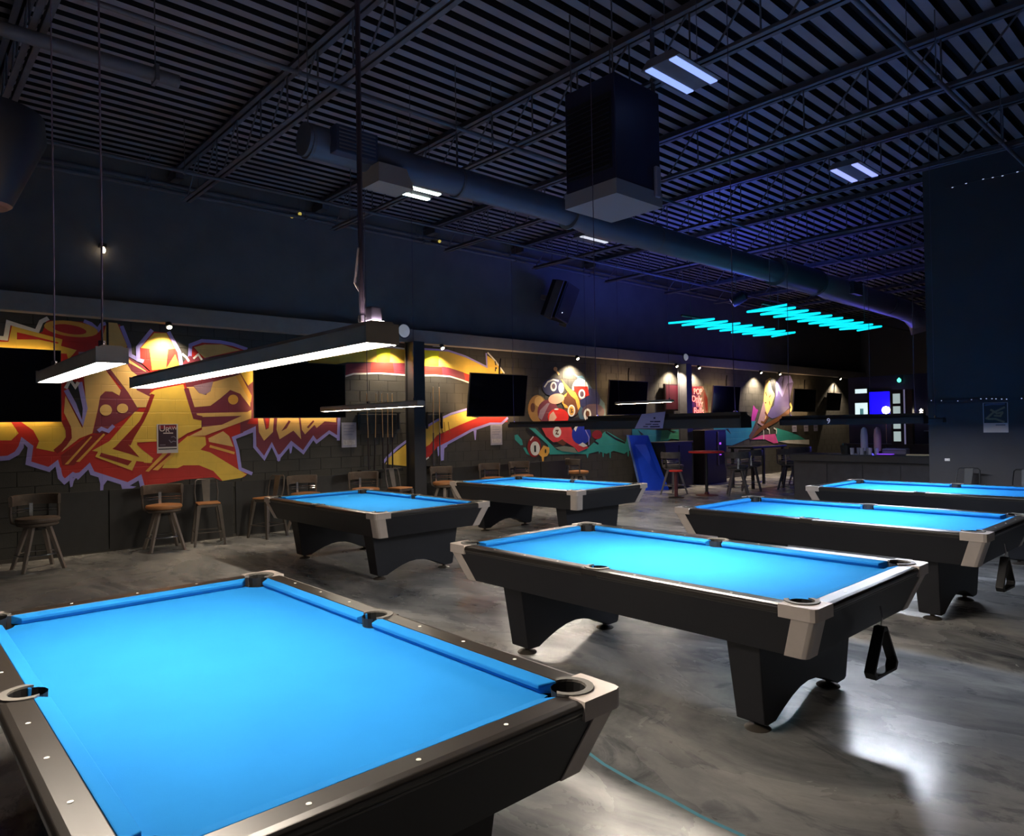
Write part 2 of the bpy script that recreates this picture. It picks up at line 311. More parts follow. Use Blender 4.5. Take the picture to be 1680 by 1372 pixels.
('letter_accent','maroon',3,0,'5.088,1.685 5.224,1.870 5.255,1.850 5.181,1.732'),
('letter_fill','tan',2,0,'5.434,1.924 6.114,1.921 6.113,1.826 5.888,1.845 5.732,1.728 5.693,1.786 5.514,1.623 5.456,1.704'),
('letter_accent','maroon',3,0,'5.548,1.747 5.669,1.867 5.690,1.846 5.580,1.727'),
('letter_accent','red',2,0,'4.509,1.818 4.568,1.912 4.684,1.912 4.686,1.805'),
('letter_accent','red',3,0,'4.811,1.921 4.870,1.921 4.868,1.756 4.828,1.728'),
]
MURAL['stripe']=[
('stripe_band','yellow',1,0,'5.597,2.855 6.129,2.869 6.361,2.918 7.040,2.955 7.716,2.962 7.721,3.259 7.045,3.228 6.271,3.096 5.599,2.976'),
('stripe_band','maroon',1,0,'6.326,2.885 7.040,2.951 7.716,2.962 7.711,2.729 6.838,2.741 6.310,2.662'),
('stripe_highlight','red',2,0,'6.854,2.936 7.321,2.958 7.343,2.765 6.838,2.741'),
('stripe_highlight','brightyellow',2,0,'6.970,3.202 7.274,3.216 7.256,2.962 6.965,2.947'),
('stripe_outline','white',2,0.03,'6.306,2.658 6.475,2.710 7.037,2.742 7.711,2.725'),
('stripe_outline','white',2,0.03,'6.995,3.242 7.352,3.247 7.667,3.233'),
('stripe_band','gold',1,0,'7.198,1.144 7.687,1.448 7.678,0.955 7.132,1.027'),
('stripe_outline','lav',2,0.05,'7.070,1.052 7.160,1.146 7.394,1.324 7.661,1.483'),
('stripe_band','gold',1,0,'7.871,3.252 8.004,3.250 8.647,3.258 9.097,3.157 9.683,2.959 9.669,3.232 9.912,3.124 10.142,2.868 9.362,2.730 9.211,2.768 8.641,2.925 7.865,2.927'),
('stripe_highlight','brightyellow',2,0,'8.016,3.235 8.416,3.251 8.397,2.934 8.005,2.927'),
('stripe_band','red',1,0,'7.865,2.927 8.641,2.925 9.252,2.780 9.208,2.635 8.689,2.739 7.861,2.740'),
('stripe_highlight','maroon',2,0,'8.473,2.938 8.641,2.922 9.036,2.836 9.086,2.678 8.689,2.739 8.495,2.751'),
('stripe_outline','white',2,0.03,'7.970,2.734 8.305,2.750 8.689,2.739 8.979,2.679 9.216,2.618'),
('stripe_outline','lav',2,0.04,'7.992,3.260 8.648,3.265 9.097,3.172 9.677,2.977 9.661,3.275'),
('stripe_outline','white',2,0.035,'9.699,3.288 9.912,3.124 10.172,2.858'),
('stripe_line','black',2,0.03,'9.906,3.112 9.924,3.025'),
('stripe_line','black',2,0.03,'9.907,2.892 9.923,2.970 9.961,2.960'),
('stripe_band','gold',1,0,'7.838,1.558 7.973,1.645 8.160,1.754 8.542,1.915 9.155,2.051 9.234,1.912 9.455,1.879 8.906,1.745 8.331,1.547 8.152,1.368 7.966,1.283 7.832,1.218'),
('stripe_band','red',1,0,'7.832,1.218 8.152,1.368 8.331,1.537 8.906,1.745 9.456,1.912 10.224,1.909 10.237,1.797 9.736,1.757 9.227,1.624 8.609,1.375 8.326,1.302 8.122,1.106 7.949,1.033 7.827,0.979'),
('stripe_outline','lav',2,0.045,'7.839,1.598 7.962,1.666 8.337,1.844 8.699,1.977 9.155,2.083'),
('stripe_outline','lav',2,0.055,'8.338,1.285 8.609,1.385 9.228,1.635 9.736,1.762 10.057,1.758 10.254,1.891'),
('stripe_outline','white',2,0.03,'7.949,1.013 8.123,1.116'),
('drip','lav',2,0,'8.331,1.281 8.596,1.380 8.582,1.314 8.509,1.275 8.491,1.038 8.422,1.031 8.412,1.175 8.348,1.121'),
('drip','lav',2,0,'9.277,1.623 9.357,1.633 9.334,1.429 9.306,1.423'),
('stripe_line','darkyellow',2,0.02,'8.412,1.813 8.472,1.585'),
('stripe_line','darkyellow',2,0.02,'8.515,1.812 8.536,1.584'),
('stripe_line','darkyellow',2,0.02,'8.618,1.811 8.652,1.582'),
]
MURAL['balls']=[
('splash','teal',1,0,'10.889,1.658 11.084,1.641 11.766,1.133 12.188,1.065 12.822,1.117 13.088,1.272 13.499,1.527 13.602,1.525 14.337,1.236 14.379,1.419 14.619,1.414 14.644,1.031 14.403,1.005 14.256,0.941 13.831,1.037 13.551,0.969 13.248,1.047 12.818,0.987 12.467,1.012 11.527,1.033 11.475,1.256 11.137,1.489'),
('drip','teal',1,0,'12.786,1.010 12.893,1.006 12.838,0.885'),
('drip','teal',1,0,'13.390,1.042 13.458,1.039 13.440,0.896 13.406,0.897'),
('drip','teal',1,0,'13.664,1.043 13.733,1.040 13.714,0.855 13.679,0.857'),
('drip','teal',1,0,'14.386,1.028 14.459,1.037 14.436,0.865 14.399,0.867'),
('drip','teal',1,0,'13.248,1.047 13.315,1.034 13.280,0.969'),
('splash_leaf','teal',1,0,'10.438,1.504 10.532,1.517 10.664,1.390 10.688,1.280 10.620,1.274 10.449,1.405'),
('splash_leaf','teal',1,0,'10.692,1.217 10.768,1.222 10.902,1.034 10.792,1.078'),
('splash_line','black',2,0.05,'13.533,1.515 13.910,1.339 14.300,1.219'),
('splash_line','black',2,0.06,'10.806,1.645 10.969,1.532 11.163,1.407'),
('splash_line','black',2,0.05,'13.089,1.294 13.253,1.223'),
('splash','steel',1,0,'12.179,3.030 12.550,2.884 12.710,2.901 13.189,2.478 13.520,2.239 13.551,1.882 13.339,1.839 12.585,1.844 12.438,2.229 12.605,2.574 12.518,2.851'),
('ball','nightblue',2,0,'13.353,2.326 13.330,2.237 13.271,2.156 13.180,2.092 13.068,2.052 12.945,2.038 12.825,2.051 12.718,2.091 12.635,2.152 12.583,2.230 12.566,2.316 12.587,2.402 12.644,2.481 12.731,2.545 12.840,2.588 12.961,2.604 13.083,2.593 13.193,2.555 13.280,2.494 13.335,2.415'),
('ball','plum',3,0,'13.507,2.016 13.484,1.951 13.420,1.892 13.323,1.846 13.202,1.817 13.070,1.808 12.941,1.819 12.825,1.849 12.735,1.895 12.678,1.952 12.660,2.016 12.682,2.079 12.742,2.136 12.835,2.182 12.952,2.213 13.082,2.224 13.214,2.215 13.333,2.186 13.427,2.140 13.487,2.081'),
('ball','cream',2,0,'12.918,2.582 12.901,2.502 12.857,2.430 12.789,2.372 12.706,2.334 12.614,2.321 12.524,2.332 12.444,2.367 12.382,2.421 12.343,2.491 12.331,2.568 12.347,2.646 12.390,2.717 12.455,2.775 12.537,2.813 12.628,2.829 12.719,2.819 12.801,2.786 12.865,2.731 12.906,2.661'),
('ball_stripe','red',3,0,'12.380,2.642 12.891,2.642 12.940,2.430 12.598,2.316 12.413,2.485'),
('ball_spot','cream',4,0,'12.795,2.455 12.787,2.419 12.769,2.386 12.741,2.360 12.707,2.343 12.669,2.337 12.632,2.342 12.598,2.358 12.572,2.383 12.556,2.415 12.551,2.451 12.558,2.487 12.576,2.519 12.603,2.546 12.638,2.563 12.675,2.569 12.713,2.565 12.747,2.549 12.773,2.524 12.790,2.491'),
('ball_spot','plum',5,0,'12.743,2.454 12.739,2.432 12.728,2.411 12.712,2.394 12.692,2.384 12.670,2.380 12.648,2.383 12.629,2.393 12.614,2.409 12.605,2.429 12.602,2.452 12.606,2.474 12.616,2.495 12.632,2.511 12.652,2.522 12.674,2.526 12.696,2.523 12.715,2.513 12.731,2.497 12.740,2.477'),
('ball_spot','cream',4,0,'13.002,1.950 12.994,1.903 12.972,1.861 12.940,1.827 12.901,1.806 12.857,1.799 12.814,1.807 12.776,1.828 12.746,1.862 12.728,1.904 12.722,1.951 12.730,1.998 12.751,2.040 12.783,2.073 12.822,2.095 12.866,2.103 12.909,2.095 12.947,2.074 12.978,2.040 12.996,1.998'),
('ball_spot','brown',5,0,'12.934,1.972 12.930,1.948 12.919,1.926 12.902,1.909 12.882,1.898 12.860,1.894 12.838,1.898 12.818,1.909 12.803,1.927 12.794,1.948 12.791,1.972 12.795,1.996 12.806,2.018 12.822,2.035 12.842,2.047 12.864,2.050 12.886,2.047 12.906,2.036 12.921,2.018 12.931,1.996'),
('ball','nightblue',3,0,'12.052,2.604 12.032,2.537 11.977,2.476 11.895,2.427 11.792,2.395 11.680,2.383 11.569,2.392 11.470,2.420 11.393,2.465 11.345,2.522 11.329,2.586 11.348,2.651 11.400,2.710 11.479,2.759 11.579,2.792 11.691,2.806 11.802,2.799 11.904,2.773 11.984,2.728 12.035,2.670'),
('ball_shine','cream',3,0,'12.045,2.582 12.039,2.543 12.025,2.508 12.005,2.480 11.979,2.461 11.950,2.455 11.923,2.460 11.898,2.478 11.879,2.505 11.867,2.540 11.863,2.578 11.869,2.617 11.883,2.652 11.903,2.681 11.929,2.699 11.957,2.706 11.985,2.701 12.010,2.684 12.029,2.656 12.041,2.621'),
('ball_shine','cream',4,0.04,'11.393,2.587 11.512,2.714 11.690,2.771 11.868,2.745'),
('ball_spot','cream',5,0,'11.801,2.612 11.795,2.577 11.779,2.545 11.755,2.520 11.725,2.504 11.691,2.497 11.659,2.502 11.630,2.517 11.607,2.542 11.593,2.572 11.588,2.607 11.594,2.641 11.610,2.673 11.634,2.698 11.664,2.715 11.697,2.721 11.730,2.717 11.760,2.702 11.783,2.678 11.797,2.647'),
('ball_spot','plum',6,0,'11.760,2.617 11.756,2.597 11.747,2.578 11.734,2.563 11.717,2.553 11.699,2.549 11.681,2.552 11.664,2.561 11.652,2.576 11.644,2.594 11.641,2.614 11.645,2.635 11.654,2.653 11.667,2.668 11.684,2.678 11.702,2.682 11.720,2.679 11.737,2.670 11.749,2.656 11.757,2.638'),
('ball','tandark',3,0,'11.476,2.086 11.458,1.986 11.411,1.896 11.340,1.825 11.253,1.780 11.158,1.765 11.064,1.782 10.981,1.828 10.916,1.898 10.876,1.987 10.864,2.084 10.881,2.182 10.925,2.271 10.994,2.342 11.079,2.388 11.174,2.406 11.268,2.391 11.354,2.347 11.421,2.276 11.463,2.187'),
('ball_spot','brown',4,0,'11.085,2.115 11.080,2.083 11.069,2.054 11.052,2.030 11.032,2.015 11.009,2.010 10.987,2.015 10.967,2.030 10.952,2.053 10.942,2.082 10.939,2.115 10.944,2.147 10.955,2.176 10.971,2.199 10.992,2.214 11.014,2.220 11.037,2.215 11.057,2.200 11.072,2.177 11.082,2.148'),
('ball_shine','tan',4,0,'11.356,2.260 11.348,2.222 11.326,2.187 11.294,2.160 11.254,2.142 11.210,2.136 11.166,2.142 11.127,2.159 11.096,2.186 11.077,2.219 11.071,2.256 11.079,2.294 11.100,2.328 11.132,2.355 11.172,2.373 11.216,2.380 11.260,2.375 11.299,2.358 11.330,2.331 11.350,2.297'),
('ball','maroon',4,0,'11.843,2.015 11.823,1.925 11.771,1.844 11.692,1.780 11.594,1.740 11.487,1.727 11.381,1.743 11.288,1.784 11.215,1.847 11.170,1.927 11.155,2.014 11.174,2.102 11.224,2.182 11.300,2.245 11.395,2.287 11.501,2.302 11.608,2.290 11.704,2.249 11.780,2.186 11.828,2.105'),
('ball_stripe','lavpink',5,0,'11.175,1.893 11.236,2.055 11.470,2.220 11.558,2.221 11.437,2.056 11.287,1.831'),
('ball','blush',5,0,'12.056,2.364 12.051,2.325 12.019,2.287 11.964,2.252 11.892,2.225 11.809,2.208 11.724,2.203 11.645,2.210 11.580,2.228 11.535,2.256 11.514,2.290 11.519,2.328 11.549,2.366 11.602,2.400 11.673,2.427 11.755,2.445 11.840,2.451 11.920,2.445 11.987,2.427 12.034,2.399'),
('ball','brown',3,0,'12.612,2.230 12.594,2.131 12.549,2.041 12.480,1.970 12.396,1.924 12.304,1.909 12.213,1.925 12.133,1.970 12.070,2.040 12.032,2.128 12.020,2.225 12.037,2.322 12.080,2.411 12.147,2.482 12.229,2.529 12.321,2.547 12.412,2.533 12.495,2.489 12.559,2.419 12.600,2.330'),
('splash','orange',4,0,'11.960,2.800 12.049,2.730 12.259,2.566 12.445,2.485 12.566,2.316 12.609,2.144 12.527,2.058 12.440,2.314 12.286,2.397 12.105,2.563'),
('splash','orange',4,0,'12.040,2.414 12.164,2.480 12.116,2.394 12.039,2.351 12.020,2.225 12.156,2.163 12.185,2.100 12.063,2.120 11.975,2.225'),
('ball_spot','cream',5,0,'12.426,2.047 12.418,2.003 12.398,1.962 12.368,1.930 12.330,1.910 12.288,1.903 12.247,1.910 12.211,1.931 12.182,1.962 12.164,2.003 12.159,2.047 12.167,2.091 12.187,2.131 12.217,2.163 12.254,2.184 12.296,2.191 12.337,2.185 12.374,2.164 12.403,2.133 12.421,2.092'),
('ball_spot','orange',6,0,'12.379,2.047 12.374,2.014 12.361,1.985 12.341,1.961 12.316,1.946 12.289,1.941 12.262,1.946 12.239,1.961 12.220,1.985 12.209,2.014 12.205,2.047 12.210,2.080 12.223,2.109 12.243,2.133 12.268,2.148 12.295,2.153 12.322,2.148 12.346,2.133 12.364,2.110 12.376,2.080'),
('ball_number','brown',7,0.03,'12.247,2.089 12.324,2.083 12.276,2.047 12.332,2.015 12.260,1.998'),
('splash','orangepale',4,0,'11.836,3.026 11.833,3.010 11.823,2.996 11.808,2.984 11.789,2.976 11.769,2.973 11.749,2.975 11.731,2.981 11.717,2.991 11.708,3.005 11.705,3.020 11.709,3.036 11.718,3.050 11.733,3.062 11.751,3.070 11.772,3.073 11.792,3.071 11.810,3.065 11.824,3.055 11.833,3.041'),
('splash','orangepale',4,0.05,'11.785,2.992 11.896,2.892'),
('splash','cream',4,0.035,'12.179,3.019 12.302,2.982'),
('ball','brightred',6,0,'12.189,1.899 12.169,1.835 12.116,1.778 12.035,1.733 11.935,1.705 11.825,1.696 11.717,1.708 11.621,1.738 11.545,1.783 11.498,1.840 11.482,1.902 11.501,1.964 11.551,2.020 11.629,2.065 11.727,2.094 11.836,2.105 11.945,2.095 12.044,2.066 12.123,2.021 12.173,1.963'),
('ball_shine','blush',7,0,'11.503,1.789 11.551,1.953 11.671,2.036 11.785,1.890 11.664,1.787'),
('ball_shine','cream',7,0,'11.850,2.082 11.846,2.076 11.836,2.071 11.819,2.066 11.798,2.064 11.775,2.063 11.752,2.064 11.731,2.066 11.715,2.070 11.705,2.075 11.701,2.081 11.705,2.087 11.716,2.092 11.732,2.096 11.753,2.099 11.776,2.100 11.799,2.099 11.820,2.097 11.836,2.093 11.847,2.087'),
('ball','black',5,0,'11.087,1.762 11.373,1.790 12.523,1.887 12.680,1.800 12.328,1.654 11.283,1.648'),
('splash','coral',6,0,'11.283,1.648 12.266,1.655 12.414,1.355 12.888,1.147 12.500,1.049 12.377,1.164 12.012,1.334 11.652,1.312 11.422,1.452'),
('splash','brown',7,0,'11.770,1.309 11.952,1.377 12.102,1.279 11.978,1.219'),
('splash','greygreen',5,0,'11.708,1.187 12.009,1.218 12.377,1.164 12.468,1.033 11.945,1.095'),
('ball_spot','cream',7,0,'11.923,1.545 11.915,1.505 11.894,1.469 11.862,1.442 11.823,1.424 11.779,1.419 11.736,1.426 11.698,1.445 11.668,1.474 11.649,1.510 11.643,1.550 11.651,1.589 11.672,1.625 11.703,1.653 11.742,1.670 11.786,1.676 11.829,1.669 11.868,1.650 11.898,1.621 11.917,1.585'),
('ball_number','brown',8,0.035,'11.733,1.579 11.822,1.588 11.746,1.507 11.835,1.494'),
('ball','blue',7,0,'12.972,1.467 12.952,1.392 12.900,1.325 12.821,1.274 12.723,1.242 12.616,1.234 12.510,1.249 12.416,1.285 12.343,1.340 12.297,1.407 12.283,1.481 12.301,1.554 12.351,1.620 12.427,1.671 12.523,1.704 12.629,1.715 12.736,1.702 12.832,1.666 12.908,1.611 12.957,1.542'),
('ball_shine','cream',8,0,'12.358,1.611 12.455,1.716 12.582,1.715 12.485,1.652 12.419,1.546'),
('ball_shine','cream',8,0,'12.505,1.224 12.665,1.284 12.840,1.192 12.694,1.164'),
('ball_shine','lav',8,0.03,'12.770,1.583 12.895,1.407 12.889,1.212'),
('ball','darkred',2,0,'13.405,1.451 13.395,1.417 13.366,1.387 13.322,1.363 13.267,1.349 13.207,1.345 13.147,1.352 13.094,1.369 13.052,1.394 13.026,1.425 13.018,1.459 13.028,1.493 13.056,1.523 13.099,1.546 13.153,1.561 13.213,1.565 13.273,1.559 13.327,1.542 13.370,1.517 13.397,1.485'),
('ball','darkred',6,0,'11.243,1.222 11.231,1.149 11.199,1.083 11.151,1.032 11.091,1.001 11.026,0.992 10.961,1.007 10.904,1.043 10.860,1.096 10.832,1.163 10.824,1.236 10.836,1.308 10.867,1.373 10.914,1.424 10.973,1.457 11.038,1.467 11.102,1.454 11.161,1.418 11.206,1.364 11.235,1.297'),
('ball_spot','cream',7,0,'11.211,1.183 11.202,1.133 11.180,1.089 11.145,1.054 11.102,1.033 11.055,1.027 11.008,1.037 10.967,1.062 10.935,1.098 10.914,1.144 10.908,1.193 10.917,1.243 10.939,1.287 10.973,1.321 11.016,1.343 11.063,1.349 11.109,1.340 11.151,1.316 11.184,1.279 11.205,1.233'),
('ball_number','black',8,0.06,'11.055,1.259 11.057,1.108'),
('ball_shine','cream',7,0.03,'10.910,1.373 11.010,1.461'),
('splash','orange',7,0,'11.154,1.064 11.330,1.250 11.517,1.193 11.520,1.090 11.439,1.001 11.338,0.985 11.326,0.870 11.277,0.866 11.260,0.988'),
('splash_line','black',8,0,'11.416,1.115 11.414,1.099 11.410,1.085 11.404,1.074 11.397,1.067 11.389,1.065 11.381,1.067 11.374,1.075 11.368,1.086 11.365,1.101 11.364,1.117 11.366,1.132 11.370,1.146 11.376,1.157 11.383,1.164 11.391,1.167 11.399,1.164 11.406,1.156 11.412,1.145 11.415,1.130'),
]
MURAL['tealband']=[
('splash','tealdeep',1,0,'14.601,1.585 15.963,1.516 16.763,1.528 16.775,1.227 16.328,1.276 15.584,1.043 15.037,1.073 14.595,1.389'),
('splash','green',2,0,'15.882,1.518 16.785,1.527 16.775,1.240 16.328,1.276 15.832,1.240'),
('splash_line','black',3,0,'16.129,1.538 16.589,1.468 16.418,1.434'),
('splash_line','black',3,0,'14.825,1.559 15.087,1.425 14.991,1.415'),
('splash','tealblue',1,0,'18.483,1.566 20.263,1.822 20.990,1.732 20.565,1.198 19.909,1.062 19.487,0.992 18.634,1.045'),
('splash_line','black',2,0,'19.149,1.503 19.303,1.514 19.475,1.334'),
('splash','magenta',1,0,'20.687,1.734 20.860,2.247 21.008,2.133 21.165,2.090 20.923,1.733'),
]
MURAL['figure']=[
('painted_skirt','teal',1,0,'22.318,1.494 23.220,1.351 23.883,1.220 24.569,1.017 23.095,1.017 22.349,1.025'),
('painted_base','cream',2,0,'22.454,1.035 23.097,1.061 24.748,1.039 24.739,0.864 23.146,0.951'),
('painted_cloth','pink',2,0,'20.666,1.144 21.347,1.274 22.257,1.293 22.462,0.984 22.140,0.981 21.538,1.134'),
('outline','white',3,0.05,'22.163,1.496 22.357,1.430 22.335,1.291'),
('outline','white',3,0.05,'21.704,1.490 21.853,1.438 21.872,1.300'),
('outline','white',3,0.04,'21.479,1.469 21.478,1.123'),
('painted_coat','purple',1,0,'22.387,3.028 22.715,3.268 23.421,3.293 23.644,3.065 23.388,2.587 23.285,2.169 22.652,1.898 22.073,1.799 21.723,1.913 21.779,2.037 22.196,2.240 22.341,2.570'),
('painted_coat','lav',2,0,'22.428,3.003 22.713,3.229 22.927,3.224 22.784,3.039 22.904,2.734 22.798,2.526 22.533,2.777 22.406,2.520'),
('painted_coat','lav',2,0,'22.982,3.265 23.421,3.288 23.605,3.064 23.187,2.999 22.842,2.552 22.888,2.965'),
('painted_arm','tan',2,0,'21.673,3.056 22.032,3.168 22.232,3.048 22.273,2.569 21.987,2.163 21.617,1.789 21.264,1.644 21.488,2.259'),
('painted_arm','black',3,0,'21.927,3.109 22.134,3.159 22.307,2.975 22.305,2.595 22.117,2.768'),
('painted_arm','lavpink',3,0,'21.544,2.408 21.608,2.161 21.675,1.963 21.457,1.543 21.095,1.670 21.385,2.160'),
('painted_line','brown',3,0.05,'21.666,2.683 21.741,2.560'),
('painted_line','brown',3,0.05,'22.006,2.590 21.901,2.513'),
('painted_line','brown',3,0,'21.701,2.331 21.698,2.323 21.691,2.316 21.679,2.310 21.665,2.307 21.650,2.305 21.634,2.306 21.621,2.310 21.610,2.315 21.603,2.322 21.601,2.330 21.604,2.337 21.611,2.344 21.622,2.350 21.636,2.354 21.652,2.355 21.667,2.354 21.681,2.351 21.692,2.345 21.699,2.338'),
('painted_line','brown',3,0.04,'21.895,2.388 21.941,2.263'),
('painted_cue','brown',4,0.14,'20.621,1.193 21.456,1.519 22.382,1.759 23.308,2.065'),
('painted_cue','plum',4,0.16,'20.574,1.195 21.116,1.597'),
('painted_line','brown',4,0.08,'21.602,2.025 21.771,1.863 21.512,1.666 21.316,1.705'),
('painted_hand','tan',4,0.1,'23.307,2.039 23.479,2.170 23.348,2.326'),
]
# ================================================================= the setting
WY=11.4; FAR=mat('shell_paint','#5c5c6a',.8)
structure(MB().face([(-4,-5,0),(30,-5,0),(30,12,0),(-4,12,0)]),'floor',floor_mat())
# corrugated roof deck: ribs run along x
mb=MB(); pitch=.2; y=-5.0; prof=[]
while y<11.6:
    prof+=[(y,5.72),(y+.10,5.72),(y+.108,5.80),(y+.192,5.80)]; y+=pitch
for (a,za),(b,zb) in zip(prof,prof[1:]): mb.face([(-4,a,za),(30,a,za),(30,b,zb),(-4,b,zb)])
dk=structure(mb,'ceiling',DECK,fix=False); dk.data.materials.append(GROOVE_SHADE)
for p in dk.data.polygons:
    if p.center.z>5.725: p.material_index=1  # groove faces near-black: shade of the recesses put into the colour
# mural wall: mortar backing, blocks proud of it
back=structure(MB().box(-4,WY+.006,0,29.5,WY+.25,5.8),'wall_back',mat('mortar','#2a2a2a',.9))
structure(MB().box(-4,WY-.01,3.55,29.5,WY+.01,5.72),'trim_2',DARK)          # smooth painted upper wall
def block_mesh():
    w,h=.195,.0975; mb=MB()
    b=[(-w,.02,-h),(w,.02,-h),(w,.02,h),(-w,.02,h)]; f=[(-w+.004,0,-h+.004),(w-.004,0,-h+.004),(w-.004,0,h-.004),(-w+.004,0,h-.004)]
    m=[(-w,.004,-h),(w,.004,-h),(w,.004,h),(-w,.004,h)]
    for q in (f,): mb.face(q)
    for A,B in ((m,f),(b,m)):
        for i in range(4): mb.face([A[i],A[(i+1)%4],B[(i+1)%4],B[i]])
    return mb
proto=block_mesh().build('block',BLOCK,back); n=0; first=True; rest=MB(); spots=[]
for r in range(17):
    x=1.0+(r%2)*.2
    while x<29.4: spots.append((x,r*.2+.1)); x+=.4
spots.sort(key=lambda s:s[0])
for x,z in spots:
    if n<300:
        o=proto if first else proto.copy()
        if not first: COL.objects.link(o); o.parent=back
        first=False; o.location=(x,WY,z); n+=1
    else:
        w,h=.195,.0975; rest.face([(x-w,WY+.001,z-h),(x+w,WY+.001,z-h),(x+w,WY+.001,z+h),(x-w,WY+.001,z+h)])
        rest.face([(x-w,WY+.006,z+h),(x+w,WY+.006,z+h),(x+w,WY+.001,z+h),(x-w,WY+.001,z+h)]); rest.face([(x-w,WY+.006,z-h),(x-w,WY+.001,z-h),(x-w,WY+.001,z+h),(x-w,WY+.006,z+h)])
tag(rest.build('blocks',BLOCK,back,fix=False),kind='stuff')
structure(MB().box(-4,11.2,3.34,29.5,WY-.012,3.6),'trim_1',LEDGEM,bevel=.01)
# black boards low on the mural wall
bx=1.05
for k,(a,b) in enumerate([(1.75,2.475),(2.49,4.25),(4.3,5.55),(5.57,6.3),(8.6,9.9),(9.92,11.2),(11.22,12.6)]):
    o=MB().box(a,WY-.03,.02,b,WY-.004,.885).build('wall_board',mat('black_board','#2b2b2c',.55,noise=.12),back,bevel=.003)
mb=MB(); mb.box(-4,WY-.022,0,29.5,WY-.002,.05); structure(mb,'baseboard_back',mat('baseboard_grey','#4a4642',.6))
# partition on the right, far end wall, unseen shell walls
structure(MB().box(12.2,-5,0,12.45,3.72,5.72),'wall_right',mat('partition_paint','#39373a',.8,noise=.08,nscale=2,bump=.15))
structure(MB().box(12.17,-5,1.94,12.2,3.72,1.99),'trim_3',mat('trim_dark','#1c1c26',.4))
structure(MB().box(29.5,3,0,29.7,11.6,5.72),'wall_far',FAR)
structure(MB().box(-4.2,-5,0,-4,12,5.8),'wall_left',FAR); structure(MB().box(-4,-5.2,0,30,-5,5.8),'wall_front',FAR)
structure(MB().box(12.45,3.6,0,29.5,3.72,5.72),'wall_bar',FAR)
# steel columns carrying the ledge
for k,(x,y) in enumerate(((7.62,11.1),(16.6,11.1))):
    mb=MB(); w=.13
    for s in (-1,1): mb.box(x-w,y+s*w-.012,0,x+w,y+s*w+.012,3.34)
    mb.box(x-.09,y-w,0,x+.09,y+w,3.34); mb.box(x-.2,y-.16,0,x+.2,y+.16,.02)
    structure(mb,'column',STEEL if k else mat('column_black','#2c2c30',.5,noise=.1))
# chalky blue line across the floor near the big table
mb=MB(); pts=[(2.74,2.5),(2.69,2.32),(2.66,2.1),(2.65,1.89),(2.63,1.72),(2.63,1.53),(2.58,1.3)]
for i in range(len(pts)-1):
    (a,b),(c,d)=pts[i],pts[i+1]; w=.011
    mb.face([(a-w,b,.0012),(c-w,d,.0012),(c+w,d,.0012),(a+w,b,.0012)])
tag(mb.build('chalk_line',mat('chalk_blue','#6fb4cc',.9),bpy.data.objects['floor'],fix=False))
# ================================================================= mural paintings on the wall
PC=dict(lav='#8a84cf',white='#d9d2d0',red='#a5231c',maroon='#6c2b38',darkred='#7d1a16',yellow='#d9a640',gold='#dda745',tan='#c8a363',orange='#e89540',lavpink='#8a6f7c',black='#15161a',brightyellow='#e6c010',darkyellow='#7a5a14',
 teal='#2f8c86',tealdeep='#1f7282',tealblue='#1f7898',green='#3f8f78',steel='#3d5666',nightblue='#23264a',plum='#4a3947',cream='#d8cdc4',brown='#5a3520',tandark='#9a7440',blush='#c79a84',brightred='#c8281e',coral='#b8383a',greygreen='#6a7468',blue='#1c2f9a',orangepale='#d99a62',pink='#d24f94',magenta='#8e2a86',purple='#4f477c')
ML=dict(lettering=('graffiti_mural','huge yellow and red graffiti lettering with a lavender outline on the block wall'),stripe=('graffiti_mural','curved yellow and red striped band painted across the wall behind the black column'),
 balls=('graffiti_mural','painted heap of shiny pool balls over a teal splash on the wall'),tealband=('graffiti_mural','teal paint band low on the wall behind the leaning blue board'),figure=('graffiti_mural','painted figure with a pale arm and purple coat near the bar'))
for key,items in MURAL.items():
    xs=[float(p.split(',')[0]) for it in items for p in it[4].split()]; x0=(min(xs)+max(xs))/2
    root=empty(ML[key][0],(x0,WY,1.9),label=ML[key][1],cat='mural')
    for idx,(part,mk_,lay,w,s) in enumerate(items):
        P=[tuple(map(float,q.split(','))) for q in s.split()]; mb=MB(); yy=-.002-lay*.0012-idx*.000012
        if w: stroke_mesh(mb,[(x-x0,z-1.9) for x,z in P],w,yy)
        else:
            P=[(x,min(z,3.335)) for x,z in P]; flat_union(mb,[[(x-x0,z-1.9) for x,z in P]],yy)
        for f in mb.bm.faces:
            f.normal_update()
            if f.normal.y>0: f.normal_flip()
        mb.build(part,paint(mk_,PC[mk_]),root,fix=False)
# ================================================================= roof joists, pipes, duct
def joist():
    root=empty('roof_joist',(0,0,0),label='x',cat='joist',group='steel bar joists under the roof deck')
    for z,w in ((5.66,.05),(5.12,.045)):
        mb=MB()
        ya,yb=(-5,11.39) if z>5.5 else (-4.4,10.75)
        for s in (-1,1): mb.box(s*.012,ya,z-.05,s*(w+.02),yb,z-.04); mb.box(s*.012,ya,z-.05,s*.018,yb,z+.01 if z<5.5 else z+.05)
        mb.build('top_chord' if z>5.5 else 'bottom_chord',STEEL,root)
    v=MB().tube([(0,0,5.1),(0,0,5.64)],.010,6).build('web_rod',STEEL,root); d=MB().tube([(0,0,5.64),(0,.5,5.1)],.011,6).build('web_rod',STEEL,root)
    first=True; y=-.6
    while y<10.4:
        for pr in (v,d):
            o=pr if first else pr.copy()
            if not first: COL.objects.link(o); o.parent=root
            o.location=(0,y,0)
        first=False; y+=.72
    MB().box(-.06,11.0,5.50,.06,11.39,5.64).build('bearing_seat',STEEL,root)
    return root
